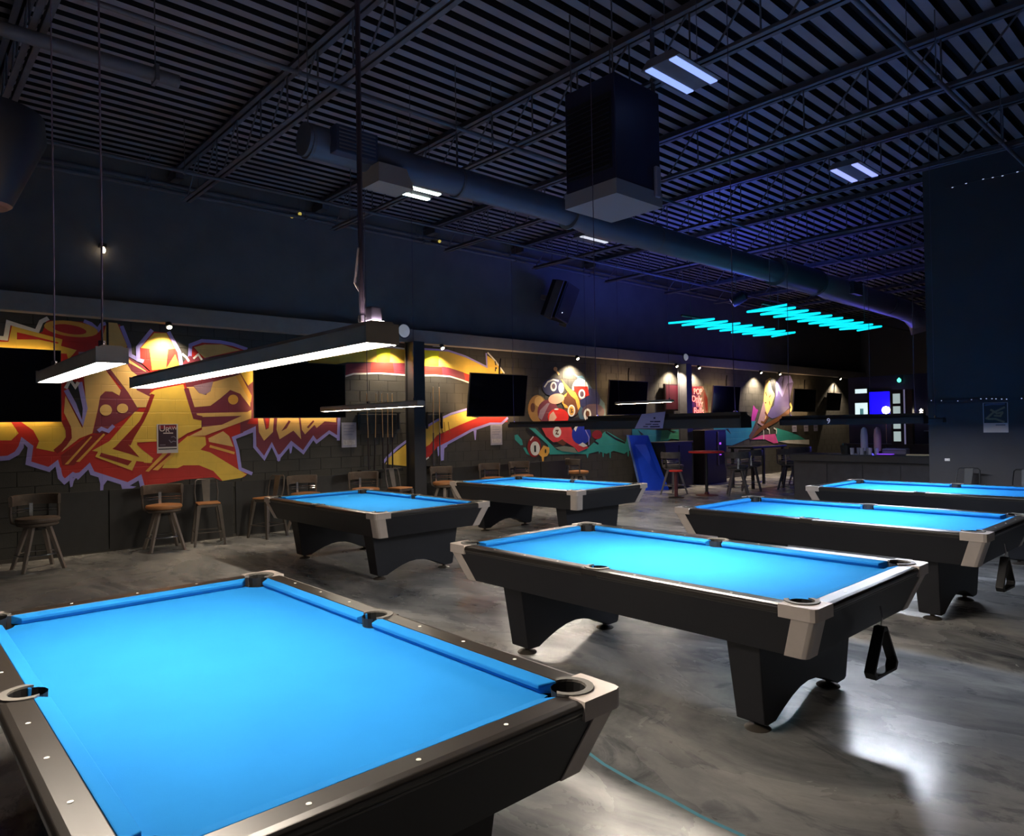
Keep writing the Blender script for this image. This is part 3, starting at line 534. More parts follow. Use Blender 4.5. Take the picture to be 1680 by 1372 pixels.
jp=tree(joist()); names=['nearest the left edge, over the big near table','second from the left, crossing above the long lit lamp','third from the left, left of the grey box unit','fourth from the left, right of the grey box unit','fifth from the left, above the turquoise neon','sixth from the left, past the neon tubes','seventh from the left, towards the bar','eighth from the left, over the bar','ninth from the left, beyond the bar','tenth from the left, far over the bar','farthest one at the end of the room']
for k in range(11): place(jp,(1.02+2.37*k,0,0),0,'steel joist under the deck, '+names[k],first=k==0)
def pipe(x0,x1,y,z,r,label):
    root=empty('ceiling_pipe',(x0,y,z),label=label,cat='pipe',group='pipes below the roof deck')
    MB().tube([(0,0,0),(x1-x0,0,0)],r,10).build('pipe',STEEL,root,smooth=True)
    k=1.2
    while k<x1-x0:
        mb=MB().tube([(k,0,-r),(k,0,5.0 and 5.7-z)],.006,5); mb.box(k-.015,-r*1.25,-r*1.25,k+.015,r*1.25,r*1.25); mb.build('hanger',STEEL,root); k+=2.37
pipe(-3,29,11.05,5.38,.035,'upper of two grey pipes along the top of the mural wall')
pipe(-3,29,10.85,5.22,.03,'lower of two grey pipes along the top of the mural wall')
pipe(-3,29,9.35,5.02,.022,'thin grey pipe crossing the joists between wall and duct')
pipe(-3,29,6.1,5.03,.022,'thin grey pipe running above the round duct')
pipe(.7,2.1,6.82,4.95,.06,'short thick dark pipe at upper left of the ceiling')
pipe(-3,29,2.2,5.02,.022,'thin grey pipe over the nearest row of tables')
duct=empty('air_duct',(2.95,6.05,4.4),label='long round grey air duct hung along the ceiling towards the bar',cat='duct')
DUCTM=mat('duct_metal','#5a6070',.45,.3,noise=.08,nscale=2)
PALE=mat('pale_duct','#9a97a0',.5,.2)
mb=MB().tube([(0,0,0),(3.55,0,0),(3.75,0,0),(4.0,0,-.02),(9.0,0,-.02)],[.155,.155,.17,.185,.185],20); mb.build('duct_tube',DUCTM,duct,smooth=True)
MB().tube([(9.0,0,0),(10.6,0,0)],.24,20).build('duct_sleeve',DUCTM,duct,smooth=True)
MB().tube([(10.6,0,0),(11.2,0,-.02),(15.6,.1,-.02)],[.2,.24,.24],20).build('duct_tube',PALE,duct,smooth=True)
MB().tube([(15.6,.1,-.02),(16.2,.1,-.06),(16.55,.05,-.25),(16.6,0,-.5)],.25,20).build('duct_elbow',PALE,duct,smooth=True)
for x in (.05,1.8,3.6,5.4,7.2,9.0,10.6,12.4,14.4,15.6):
    rr=.165 if x<3.5 else .195 if x<8.9 else .25
    yy=.1 if x>15 else (.05 if x>12 else 0)
    o=MB().tube([(x-.015,yy,-.01),(x+.015,yy,-.01)],rr,20); o.tube([(x,yy,.1),(x,yy,1.3)],.006,5); o.build('duct_strap',STEEL,duct)
for x in (.42,11.9):
    g=MB().box(x-.22,-.26 if x<5 else -.30,-.13,x+.22,-.13 if x<5 else -.2,.12).build('register',mat('register_blue','#323a52',.5,.2),duct,bevel=.006)
    for k in range(6): MB().box(x-.19,-.268 if x<5 else -.308,-.1+k*.036,x+.19,-.258 if x<5 else -.298,-.088+k*.036).build('louver',STEEL,g)
mb=MB().hexa([(.62,-.3,-.33),(1.02,-.3,-.33),(1.02,.0,-.33),(.62,.0,-.33)],[(.66,-.24,-.12),(.98,-.24,-.12),(.98,.08,-.12),(.66,.08,-.12)]); mb.build('duct_boot',mat('boot_grey','#a8a29c',.6),duct)
# suspended heater
hv=empty('unit_heater',(5.33,4.33,4.3),label='big square dark heater box hung from the ceiling',cat='heater')
HB=mat('heater_navy','#23243c',.5,.2)
mb=MB().box(-.34,-.31,-.36,.34,.31,.62); mb.build('casing',HB,hv,bevel=.012)
mb=MB().hexa([(-.35,-.32,-.5),(.35,-.32,-.5),(.35,.32,-.5),(-.35,.32,-.5)],[(-.35,-.32,-.36),(.35,-.32,-.36),(.35,.32,-.36),(-.35,.32,-.36)]); mb.build('drip_pan',mat('pan_grey','#8e8d92',.5,.2),hv)
gr=MB().box(-.352,-.27,-.25,-.34,.27,.45).build('grille',BLACK,hv)
for k in range(14): MB().hexa([(-.375,-.26,-.235+k*.048),(-.352,-.26,-.225+k*.048),(-.352,.26,-.225+k*.048),(-.375,.26,-.235+k*.048)],[(-.375,-.26,-.229+k*.048),(-.352,-.26,-.215+k*.048),(-.352,.26,-.215+k*.048),(-.375,.26,-.229+k*.048)]).build('louver',HB,gr)
MB().box(.22,-.35,-.42,.3,-.31,-.12,).build('side_handle',mat('handle_grey','#9a97a6',.4,.4),hv,bevel=.015)
MB().tube([(.37,-.2,-.4),(.4,-.2,-.3),(.4,-.2,.7),(.4,-.2,1.35)],.022,8).build('gas_pipe',STEEL,hv,smooth=True)
for sx in (-.3,.3):
    for sy in (-.26,.26): MB().tube([(sx,sy,.6),(sx,sy,1.4)],.008,6).build('hanger_rod',STEEL,hv)
# LED high bays
HBM={}
def highbay(x,y,n,tint,label,s,z=4.8):
    root=empty('high_bay_light',(x,y,z),label=label,cat='ceiling light',group='LED strip lights hung under the roof')
    MB().hexa([(-.33,-.2,0),(.33,-.2,0),(.33,.2,0),(-.33,.2,0)],[(-.33,-.13,.07),(.33,-.13,.07),(.33,.13,.07),(-.33,.13,.07)]).build('housing',STEEL,root)
    for k in ((-.125,.125) if n==2 else (0,)):
        MB().box(-.32,k-.036,-.012,.32,k+.036,.001).build('light_strip',mat('led_'+tint,tint,.4,emit=s),root)
    for k in (-.25,.25): MB().tube([(k,0,.07),(k,0,.92)],.005,5).build('hanging_chain',CHROME,root)
highbay(5.33,3.53,2,'#9db8ff','twin strip ceiling light above the big heater box',1.0)
highbay(9.08,3.53,2,'#a8b4ff','twin strip ceiling light at the right, beyond the heater box',1.0)
highbay(5.25,7.6,2,'#e8fff0','twin strip ceiling light with greenish glow just behind the duct',HIGHBAY*.6)
highbay(8.9,7.66,1,'#d8dce8','single strip ceiling light below the duct, left of the neon',1.0)
highbay(1.6,-1.5,2,'#fff0e0','added unseen twin strip light behind the photographer',HIGHBAY)  # unseen ceiling light, added to brighten the room
highbay(6.0,-1.5,2,'#fff0e0','added unseen twin strip light behind the photographer, further right',HIGHBAY)  # second unseen light added for general brightness
# ================================================================= pool tables
def arc(cx,cy,r,a0,a1,n): return [(cx+r*math.cos(R(a0+(a1-a0)*k/n)),cy+r*math.sin(R(a0+(a1-a0)*k/n))) for k in range(n+1)]
def tri(mb): bmesh.ops.triangulate(mb.bm,faces=[f for f in mb.bm.faces if len(f.verts)>4]); return mb
def make_table():
    T=empty('pool_table',(0,0,0),label='x',cat='pool table',group='nine foot pool tables')
    hx,hy,E=.635,1.27,.156
    # bed with pocket cut-outs
    q=[]; a,b=hx+.02,hy+.02; rc=.088; rs=.06
    cx,cy=hx+.028,hy+.028
    d=math.sqrt(rc*rc-(a-cx)**2)
    def corner(sx,sy):
        p=arc(cx,cy,rc,math.degrees(math.atan2(-d,a-cx)),math.degrees(math.atan2(b-cy,-d)),7)
        p=[(x*sx,y*sy) for x,y in p]; return p if sx*sy>0 else p[::-1]
    side=[(x,y) for x,y in arc(hx+.06,0,rs,180+50,180-50,6)]

    q+=side+corner(1,1)+corner(-1,1)
    sl=[(-x,-y) for x,y in side]; q+=sl+corner(-1,-1)+corner(1,-1)
    mb=MB().prism([(x,y,.72) for x,y in q],(0,0,.035)); bmesh.ops.triangulate(mb.bm,faces=[f for f in mb.bm.faces if len(f.verts)>4]); mb.build('cloth_bed',CLOTH,T)
    # cushions: nose z .792, back z .80 ; local run along s, depth d outward
    def cushion(s0,s1,b0,b1,tf):
        def sec(sn,sb): return [tf(sn,0,.790),tf(sb,.052,.801),tf(sb,.052,.7555),tf(sn,.014,.7555),tf(sn,.001,.775)]
        A,B=sec(s0,b0),sec(s1,b1); mb=MB(); va=[mb.bm.verts.new(p) for p in A]; vb=[mb.bm.verts.new(p) for p in B]
        for i in range(5): mb.bm.faces.new((va[i],va[(i+1)%5],vb[(i+1)%5],vb[i]))
        mb.bm.faces.new(va[::-1]); mb.bm.faces.new(vb); mb.build('cushion',CLOTH,T,bevel=.004)
    def rail(s0,s1,tf):
        sec=lambda s:[tf(s,.053,.70),tf(s,.053,.801),tf(s,.128,.803),tf(s,.148,.798),tf(s,.156,.788),tf(s,.156,.772),tf(s,.149,.764),tf(s,.149,.755),tf(s,.10,.72)]
        mb=MB(); A,B=sec(s0),sec(s1); n=len(A); va=[mb.bm.verts.new(p) for p in A]; vb=[mb.bm.verts.new(p) for p in B]
        for i in range(n): mb.bm.faces.new((va[i],va[(i+1)%n],vb[(i+1)%n],vb[i]))
        mb.bm.faces.new(va[::-1]); mb.bm.faces.new(vb); mb.build('rail',RAIL,T,bevel=.003)
    sight=None
    def dots(pts):
        nonlocal sight
        for p in pts:
            if sight is None: sight=MB().lathe([(.0075,0),(.0075,.0012)],10).build('sight',WHITE,T); sight.location=p
            else: o=sight.copy(); COL.objects.link(o); o.parent=T; o.location=p
    for sx in (-1,1):
        tf=lambda s,d,z,sx=sx:(sx*(hx+d),s,z)
        for sy in (-1,1):
            cushion(sy*.068,sy*(hy-.085),sy*.052,sy*(hy-.048),tf); rail(sy*.062,sy*(hy-.03),tf)
            dots([(sx*(hx+.10),sy*.3175*k,.8025) for k in (1,2,3)])
        # piece behind side pocket and its rim
        tri(MB().prism([(sx*(hx+x),y,.766) for x,y in [(.154,-.062),(.154,.062),(.12,.062)]+arc(.058,0,.062,50,-50,6)+[(.12,-.062)]],(0,0,.0335))).build('side_pocket_cap',RAIL,T)
        pk=MB(); A=arc(.056,0,.063,112,-112,12); B=arc(.06,0,.086,95,-95,12)
        pk.ringstrip(A,B,.799,.807,lambda x,y:(sx*(hx+x),y))
        pk.build('pocket_rim',LINER,T)
        MB().lathe([(.0605,.799),(.056,.72),(.03,.62)],14,(sx*(hx+.058),0),caps=False).build('pocket',RUBBER,T)
        MB().lathe([(.034,.63),(.034,.632)],14,(sx*(hx+.058),0)).build('pocket_floor',RUBBER,T)
    for sy in (-1,1):
        tf=lambda s,d,z,sy=sy:(s,sy*(hy+d),z)
        cushion(-(hx-.085),hx-.085,-(hx-.048),hx-.048,tf); rail(-(hx-.03),hx-.03,tf)
        dots([(.3175*k,sy*(hy+.10),.8025) for k in (-1,0,1)])
    for sx in (-1,1):
        for sy in (-1,1):
            P=lambda u,v:(sx*(hx+u),sy*(hy+v))
            E2=.160
            out=[(E2,-.03),(E2,E2-.03),(E2-.009,E2-.009),(E2-.03,E2),(-.03,E2),(-.03,.052)]+[(x,y) for x,y in arc(.030,.030,.064,158,-68,12)]+[(.052,-.03)]
            mb=MB().prism([P(*p)+(.742,) for p in out],(0,0,.064)); bmesh.ops.triangulate(mb.bm,faces=[f for f in mb.bm.faces if len(f.verts)>4])
            c=mb.build('corner_casting',CAST,T)
            # drop of the casting down the apron corner, leaning inward
            def ring(z,ins): 
                e=.150-ins; i=e-.016; w=.05; c0=.03
                return [P(e,w-ins-.02)+(z,),P(e,e-c0)+(z,),P(e-c0*.3,e-c0*.3)+(z,),P(e-c0,e)+(z,),P(w-ins-.02,e)+(z,),P(w-ins-.02,i)+(z,),P(i-c0*.7,i)+(z,),P(i,i-c0*.7)+(z,),P(i,w-ins-.02)+(z,)]
            A,B=ring(.742,0),ring(.525,.083); mb=MB(); va=[mb.bm.verts.new(p) for p in A]; vb=[mb.bm.verts.new(p) for p in B]; n=len(A)
            for i in range(n): mb.bm.faces.new((va[i],va[(i+1)%n],vb[(i+1)%n],vb[i]))
            mb.bm.faces.new(va[::-1]); mb.bm.faces.new(vb); mb.build('casting_leg',CAST,T,bevel=.004)
            mb=MB(); A=arc(.030,.030,.062,175,-85,14); B=arc(.032,.032,.085,165,-75,14)
            mb.ringstrip(A,B,.803,.811,P); mb.build('pocket_rim',LINER,T)
            MB().lathe([(.0605,.803),(.056,.72),(.03,.62)],14,P(.030,.030),caps=False).build('pocket',RUBBER,T)
            MB().lathe([(.034,.63),(.034,.632)],14,P(.030,.030)).build('pocket_floor',RUBBER,T)
    # aprons lean inward
    et,eb=.150,.064
    for s in (-1,1):
        for (h,l,ax) in ((hx,hy,0),(hy,hx,1)):
            f=lambda d,w,z:((s*(h+d),w,z) if ax==0 else (w,s*(h+d),z))
            lt,lb=l+et-.03,l+eb-.03
            MB().hexa([f(eb-.02,-lb,.53),f(eb,-lb,.53),f(eb,lb,.53),f(eb-.02,lb,.53)],[f(et-.02,-lt,.763),f(et,-lt,.763),f(et,lt,.763),f(et-.02,lt,.763)]).build('apron',APRON,T)
    MB().box(-.6,-1.24,.54,.6,1.24,.715).build('slate_frame',mat('frame_dark','#121218',.8),T)
    # pedestals with an arched foot edge
    for s in (-1,1):
        yc=s*.93; prof=[(-.60,.545),(-.525,.06),(-.50,.048),(-.40,.048),(-.36,.068)]
        prof+=[(x,.068+.10*math.cos(PI/2*x/.36)) for x in (-.3,-.2,-.1,0,.1,.2,.3)]+[(.36,.068),(.40,.048),(.50,.048),(.525,.06),(.60,.545)]
        A=[(x,yc-.11+.02*(z<.2),z) for x,z in prof]; mb=MB(); va=[mb.bm.verts.new((x,yc-.10+(.015 if z<.3 else 0),z)) for x,z in prof]; vb=[mb.bm.verts.new((x,yc+.10-(.015 if z<.3 else 0),z)) for x,z in prof]; n=len(prof)
        for i in range(n): mb.bm.faces.new((va[i],va[(i+1)%n],vb[(i+1)%n],vb[i]))
        mb.bm.faces.new(va[::-1]); mb.bm.faces.new(vb); bmesh.ops.triangulate(mb.bm,faces=[f for f in mb.bm.faces if len(f.verts)>4]); mb.build('pedestal',APRON,T,bevel=.006)
        for sx in (-1,1):
            MB().lathe([(.072,0),(.072,.005),(.06,.014),(.022,.022),(.018,.026),(.018,.06)],16,(sx*.45,yc)).build('leveling_foot',mat('foot_grey','#5c5650',.4,.4),T,smooth=True)
    return T
tt=tree(make_table())
for k,(x,y,l) in enumerate(((1.083,2.959,'blue felt pool table nearest the camera, filling the lower left'),(4.072,2.925,'blue felt pool table second in the front row, triangle rack hanging over pale floor'),(4.662,7.827,'blue felt pool table in the back row directly before the yellow lettering and black column'),
    (7.104,2.964,'third blue pool table of the front row, cut off by the right edge'),(10.273,3.014,'blue felt pool table farthest right, beside the wall with the poster'),(7.826,7.875,'blue felt pool table in the back row before the painted pool balls'))):
    place(tt,(x,y,0),0,l,first=k==0)
# ball racks hung from the table ends
def rack(x,y,z,rz,label):
    root=empty('ball_rack',(x,y,z),rot=(0,0,rz),label=label,cat='rack')
    s=.30; h=s*.866; mb=MB(); V=[(0,0),(-s/2,-h),(s/2,-h)]
    def rim(k): 
        c=(0,-h*.62); return [(c[0]+(vx-c[0])*k,c[1]+(vy-c[1])*k) for vx,vy in V]
    def rnd(P,f=.12):
        o=[]
        for i in range(3):
            p,a,b=P[i],P[i-1],P[(i+1)%3]
            for q in (a,b): o.append((p[0]+(q[0]-p[0])*f,p[1]+(q[1]-p[1])*f))
        return o
    A,B=rnd(rim(1.12)),rnd(rim(.93)); n=6
    for y0 in (-.028,.028):
        pass
    va=[[mb.bm.verts.new((u,yy,v)) for u,v in P] for P in (A,B) for yy in (-.028,.028)]
    oa,ob,ia,ib=va
    for i in range(n):
        j=(i+1)%n; mb.bm.faces.new((oa[i],oa[j],ob[j],ob[i])); mb.bm.faces.new((ia[j],ia[i],ib[i],ib[j])); mb.bm.faces.new((oa[j],oa[i],ia[i],ia[j])); mb.bm.faces.new((ob[i],ob[j],ib[j],ib[i]))
    mb.build('rack_frame',mat('rack_black','#121216',.4),root,bevel=.004)
    MB().tube([(0,-.0,.09),(0,-.01,.03),(0,.0,-.03),(0,.02,-.02)],.005,6).build('hook',CHROME,root)
rack(3.985,1.47,.61,R(-3),'black triangle ball rack hanging from the end of the second front table')
rack(6.63,1.50,.61,R(-3),'black triangle ball rack hanging from the end of the table cut by the right edge')
# ================================================================= table lamps
HOUS_BLOOM=mat('lamp_housing_bloom','#c4b8aa',.5,.1,noise=.1)  # pale tone puts the bloom around lit lamps into the colour
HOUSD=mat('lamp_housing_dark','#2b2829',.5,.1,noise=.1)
def lamp(x,y,z,l,tint,s,label,cords,h=.085,w=.13,up=False):
    root=empty('table_lamp',(x,y,z),label=label,cat='lamp',group='long lamps hung over the tables')
    mb=MB(); H=l/2; t=.006; hm=HOUSD if z<1.8 else HOUS_BLOOM
    mb.prism([(-w/2,-H,0),(-w/2,-H,h*.75),(-w/2+.02,-H,h),(w/2-.02,-H,h),(w/2,-H,h*.75),(w/2,-H,0),(w/2-t,-H,0),(w/2-t,-H,h*.7),(-w/2+t,-H,h*.7),(-w/2+t,-H,0)],(0,l,0))
    bmesh.ops.triangulate(mb.bm,faces=[f for f in mb.bm.faces if len(f.verts)>4]); mb.build('housing',hm,root)
    for sy in (-1,1): MB().box(-w/2,sy*H-.004,0,w/2,sy*H+.004,h*.9).build('end_cap',hm,root)
    MB().box(-w/2+.012,-H+.012,.002,w/2-.012,H-.012,.02).build('diffuser',mat('diffuser_'+tint+str(round(s)),tint,.4,emit=s),root)
    if up:
        MB().box(-w/2+.035,-H+.02,h+.001,w/2-.035,H-.02,h+.004).build('added_uplight_strip',up,root)  # glowing strip added on top to light the ceiling from below
        mb=MB()
        if z<1.8:
         for q in (-1,1): mb.box(q*(w/2-.027)-.003,-H+.01,h-.005,q*(w/2-.027)+.003,H-.01,h+.022); mb.box(-w/2+.03,q*(H-.013)-.003,h-.005,w/2-.03,q*(H-.013)+.003,h+.022)
        if z<1.8: mb.build('strip_shield',hm,root)  # lip added to keep the upward strip out of view
        else: mb.bm.free()
    for cy in cords:
        MB().tube([(0,cy,h*.9),(0,cy,h+.03)],.012,8).build('cord_grip',CHROME,root)
        MB().tube([(0,cy,h),(.004,cy+.01,h+.4),(0,cy,h+1.4),(0,cy,5.735-z)],.008 if l>2.4 else .0035,6).build('cord',mat('cord_violet','#4b4458',.6),root)
    return root
l1=lamp(1.083,2.98,1.945,2.48,'#fff0dc',LAMP,'long bright warm lamp hung over the nearest pool table',(-1.13,),h=.065,w=.11,up=UPW_ADDED)
MB().tube([(0,-1.13,.1),(.02,-1.11,.15),(0,-1.09,.2),(-.005,-1.125,.3)],.004,6).build('loose_cable',mat('cable_grey','#77747a',.5),l1)
MB().box(-.018,-1.215,.066,.018,-1.175,.112).build('driver_box',mat('driver_lilac','#70708e',.5),l1,bevel=.006)
lamp(.60,3.27,1.94,1.18,'#fff0dc',LAMP,'short bright warm lamp at far left before the left screen',(-.45,.45),h=.06,w=.10)
lamp(4.662,7.86,1.95,2.36,'#fff0d8',LAMP,'long lamp edge-on over the back table before the black column',(-1.05,.0),h=.07,w=.11)
lamp(4.072,2.93,1.665,1.30,'#fff2e0',LAMP*2,'dark thick lamp at eye level with a sheet of paper draped over it',(-.58,.58),h=.08,up=UPL_ADDED)
lamp(7.826,7.75,1.68,1.75,'#fff2e0',LAMP*1.4,'thin black lamp seen across the middle of the painted pool balls',(-.8,.8),h=.07,up=UPL_ADDED)
ln=lamp(7.104,2.87,1.66,1.36,'#eaf2ff',LAMP*2,'dark lamp at eye level numbered nine on its side',(-.6,.6),h=.075,up=UPL_ADDED)
text('9',.075,mat('number_white','#e8e6ff',.6,emit=.25),ln,(-.069,.17,.036),(R(90),0,R(-90)),name='number')
lamp(10.273,3.45,1.655,1.0,'#eaf2ff',LAMP*2.6,'dark lamp over the farthest right pool table',(-.4,.4),h=.06)
lamp(11.0,8.3,2.1,1.3,'#fff0d8',LAMP*.5,'thin lamp before the middle screens with a short upright end',(-.6,.6),h=.05)
sg=empty('paper_sign',(4.0,2.96,1.72),label='pale lilac notice sheet draped over the eye level lamp',cat='sign')
MB().hexa([(0,.14,-.052),(0,-.10,-.052),(.001,-.10,-.052),(.001,.14,-.052)],[(-.006,.07,.05),(-.006,-.13,.062),(-.005,-.13,.062),(-.005,.07,.05)]).build('sheet',mat('lilac_paper','#b4aee0',.8),sg)
INK=mat('ink','#2b2458',.7)
for (a,b,z,t) in ((.0,-.03,-.004,.008),(-.035,-.085,-.005,.009),(.04,-.01,-.022,.006),(-.02,-.07,-.024,.006),(.06,.02,-.038,.006),(.0,-.08,-.04,.009),(-.03,-.045,.02,.012)):
    MB().box(-.006,b,z-t/2,-.0025-.002,a,z+t/2).build('printed_line',INK,sg)
# ================================================================= seats
def swivel(pad,wood,legm):
    t=empty('swivel_stool',(0,0,0),label='x',cat='stool')
    MB().lathe([(.19,.585),(.235,.60),(.245,.625),(.235,.65),(.15,.662),(.0,.664)],20,caps=False).build('seat',wood,t,smooth=True)
    MB().lathe([(.20,.545),(.225,.56),(.225,.585),(.20,.60)],20).build('seat_base',pad,t,smooth=True)
    MB().lathe([(.09,.50),(.11,.52),(.11,.55)],14).build('swivel_plate',BLACK,t)
    # back band curved behind (+y)
    mb=MB(); n=14; pts=[]
    rows=[]
    for k in range(n+1):
        a=R(18+144*k/n); row=[]
        for r,z in ((.262,.80),(.30,.80),(.305,.915),(.29,.935),(.27,.93),(.262,.90)): row.append(mb.bm.verts.new((r*math.cos(a)*1.0,r*math.sin(a)*.98,z)))
        rows.append(row)
    for A,B in zip(rows,rows[1:]):
        for i in range(6): mb.bm.faces.new((A[i],A[(i+1)%6],B[(i+1)%6],B[i]))
    mb.bm.faces.new(rows[0][::-1]); mb.bm.faces.new(rows[-1]); mb.build('backrest',pad,t,smooth=True)
    for z in (.715,.75): MB().tube([(.275*math.cos(R(a)),.27*math.sin(R(a)),z) for a in range(20,161,14)],.006,6).build('back_rail',CHROME,t,smooth=True)
    for a in (22,158):
        c,s_=math.cos(R(a)),math.sin(R(a)); MB().tube([(.22*c,.2*s_,.57),(.275*c,.25*s_,.6),(.285*c,.275*s_,.70),(.285*c,.28*s_,.82)],.016,8).build('back_post',pad,t,smooth=True)
    MB().box(-.02,.255,.58,.02,.275,.82).build('back_splat',CHROME,t)
    for a in (45,135,225,315):
        c,s_=math.cos(R(a)),math.sin(R(a)); px,py=-s_,c
        def sq(r,z,h): return [(r*c+u*h*px+v*h*c,r*s_+u*h*py+v*h*s_,z) for u,v in ((-1,-1),(1,-1),(1,1),(-1,1))]
        MB().hexa(sq(.315,.0,.019),sq(.13,.54,.027)).build('leg',legm,t,bevel=.003)
    MB().tube([(.245*math.cos(2*PI*k/24),.245*math.sin(2*PI*k/24),.2) for k in range(24)],.009,6,closed=True).build('foot_ring',CHROME,t,smooth=True)
    return t
def cafe(m):
    t=empty('metal_stool',(0,0,0),label='x',cat='stool')
    MB().box(-.16,-.16,.61,.16,.16,.635,bev=.01).build('seat',WOOD,t)
    MB().box(-.155,-.155,.57,.155,.155,.61).build('seat_apron',m,t,bevel=.006)
    for sx in (-1,1):
        for sy in (-1,1):
            def sq(x,y,z,h): return [(x+u*h,y+v*h,z) for u,v in ((-1,-1),(1,-1),(1,1),(-1,1))]
            MB().hexa(sq(sx*.21,sy*.21,0,.016),sq(sx*.14,sy*.14,.60,.03)).build('leg',m,t,bevel=.004)
    for z,k in ((.2,.19),(.2,-.19)):
        MB().tube([(-.19,k,z),(.19,k,z)],.008,6).build('stretcher',m,t); MB().tube([(k,-.19,z),(k,.19,z)],.008,6).build('stretcher',m,t)
    MB().tube([(-.15,.15,.60),(-.165,.19,.78),(-.15,.22,.94),(-.12,.235,.965),(.12,.235,.965),(.15,.22,.94),(.165,.19,.78),(.15,.15,.60)],.011,8).build('back_hoop',m,t,smooth=True)
    MB().hexa([(-.045,.15,.63),(.045,.15,.63),(.045,.158,.63),(-.045,.158,.63)],[(-.06,.228,.965),(.06,.228,.965),(.06,.236,.965),(-.06,.236,.965)]).build('back_splat',m,t)
    return t
S1=tree(swivel(PADG,WOOD,LEGW)); S2=tree(cafe(GUN)); S3=tree(swivel(PADG,PADG,LEGW)); GREYPAD=mat('grey_pad','#5d5a5e',.6,noise=.2,nscale=9); S4=tree(swivel(GREYPAD,GREYPAD,mat('grey_leg','#77747a',.5,.2))); S5=tree(cafe(mat('dark_tube','#1d1d20',.45,.3)))
G='swivel stools along the mural wall'
place(S3,(1.52,10.62,0),R(8),'brown padded swivel stool alone at the far left of the wall',True,group=G)
fst=True
for (x,y,rz,l) in ((3.10,10.95,-4,'tan seated swivel stool under the poster on the yellow lettering'),(5.30,10.96,6,'swivel stool behind the left corner of the table before the black column'),
    (6.42,10.93,-8,'brown banded swivel stool under the cue rack, left of a metal stool'),(8.18,10.95,5,'tan seated swivel stool just right of the black column'),
    (9.45,11.0,0,'swivel stool half hidden behind the back table, left one of two grey ones'),(10.28,11.0,-5,'swivel stool half hidden behind the back table, right one of two grey ones'),(11.95,10.9,70,'swivel stool seen side-on below the painted pool balls')):
    place(S1,(x,y,0),R(rz),l,fst,group=G); fst=False
G='metal cafe stools along the mural wall'
place(S2,(3.72,10.95,0),R(-12),'metal cafe stool with wooden seat right of the tan swivel stool',True,group=G)
place(S2,(4.64,10.95,0),R(-70),'dark metal cafe stool at the left end of the table before the column',group=G)
place(S2,(7.02,10.75,0),R(10),'metal cafe stool left of the black column under the cues',group=G)
place(S5,(11.72,3.16,0),R(-100),'metal stool with arched back by the right wall behind the farthest table',True,group='stools by the right wall')
place(S5,(11.72,2.42,0),R(-90),'metal stool at the right edge of the photo by the right wall',group='stools by the right wall')
G='bar height stools near the bar'; fst=True
for (x,y,rz,l) in ((14.2,9.86,85,'grey bar stool left of the red topped pub table'),(14.85,8.55,125,'grey bar stool with its back to us, right of the red topped pub table'),(16.1,8.9,120,'grey bar stool behind the one with its back to us'),
    (17.0,8.35,100,'dark bar stool before the high black table'),(18.4,8.75,130,'dark bar stool right of the high black table')):
    o=place(S4,(x,y,0),R(rz),l,fst,group=G); fst=False; o.scale=(1.0,1.0,1.09)
pt=empty('pub_table',(14.45,9.12,0),label='round red topped pub table on a thin post',cat='table')
RED=mat('red_top','#ff4038',.35)
MB().lathe([(.0,1.0),(.40,1.0),(.41,1.015),(.41,1.03),(.40,1.04),(.0,1.04)],24,caps=False).build('tabletop',RED,pt)
MB().tube([(0,0,.03),(0,0,1.0)],.035,10).build('post',BLACK,pt); MB().lathe([(.26,0),(.26,.012),(.06,.03),(.04,.08)],20).build('base',mat('dark_red','#5a2020',.4),pt)
o=MB().lathe([(.0,.0),(.15,.0),(.155,.02),(.15,.035),(0,.035)],18,caps=False).build('seat',RED,None)
rs=empty('round_stool',(13.55,9.35,0),label='small red seated stool under the red topped pub table',cat='stool'); o.parent=rs; o.location=(0,0,.60)
MB().tube([(0,0,.02),(0,0,.6)],.04,10).build('post',mat('maroon_post','#5c2b35',.5),rs); MB().lathe([(.18,0),(.18,.012),(.05,.03)],16).build('base',BLACK,rs)
ht=empty('high_table',(17.3,9.35,0),label='high black table among dark stools before the teal mural',cat='table')
MB().box(-.9,-.35,1.02,.9,.35,1.07,bev=.01).build('tabletop',BLACK,ht)
for sx in (-.8,.8):
    for sy in (-.28,.28): MB().box(sx-.03,sy-.03,0,sx+.03,sy+.03,1.02).build('leg',BLACK,ht)
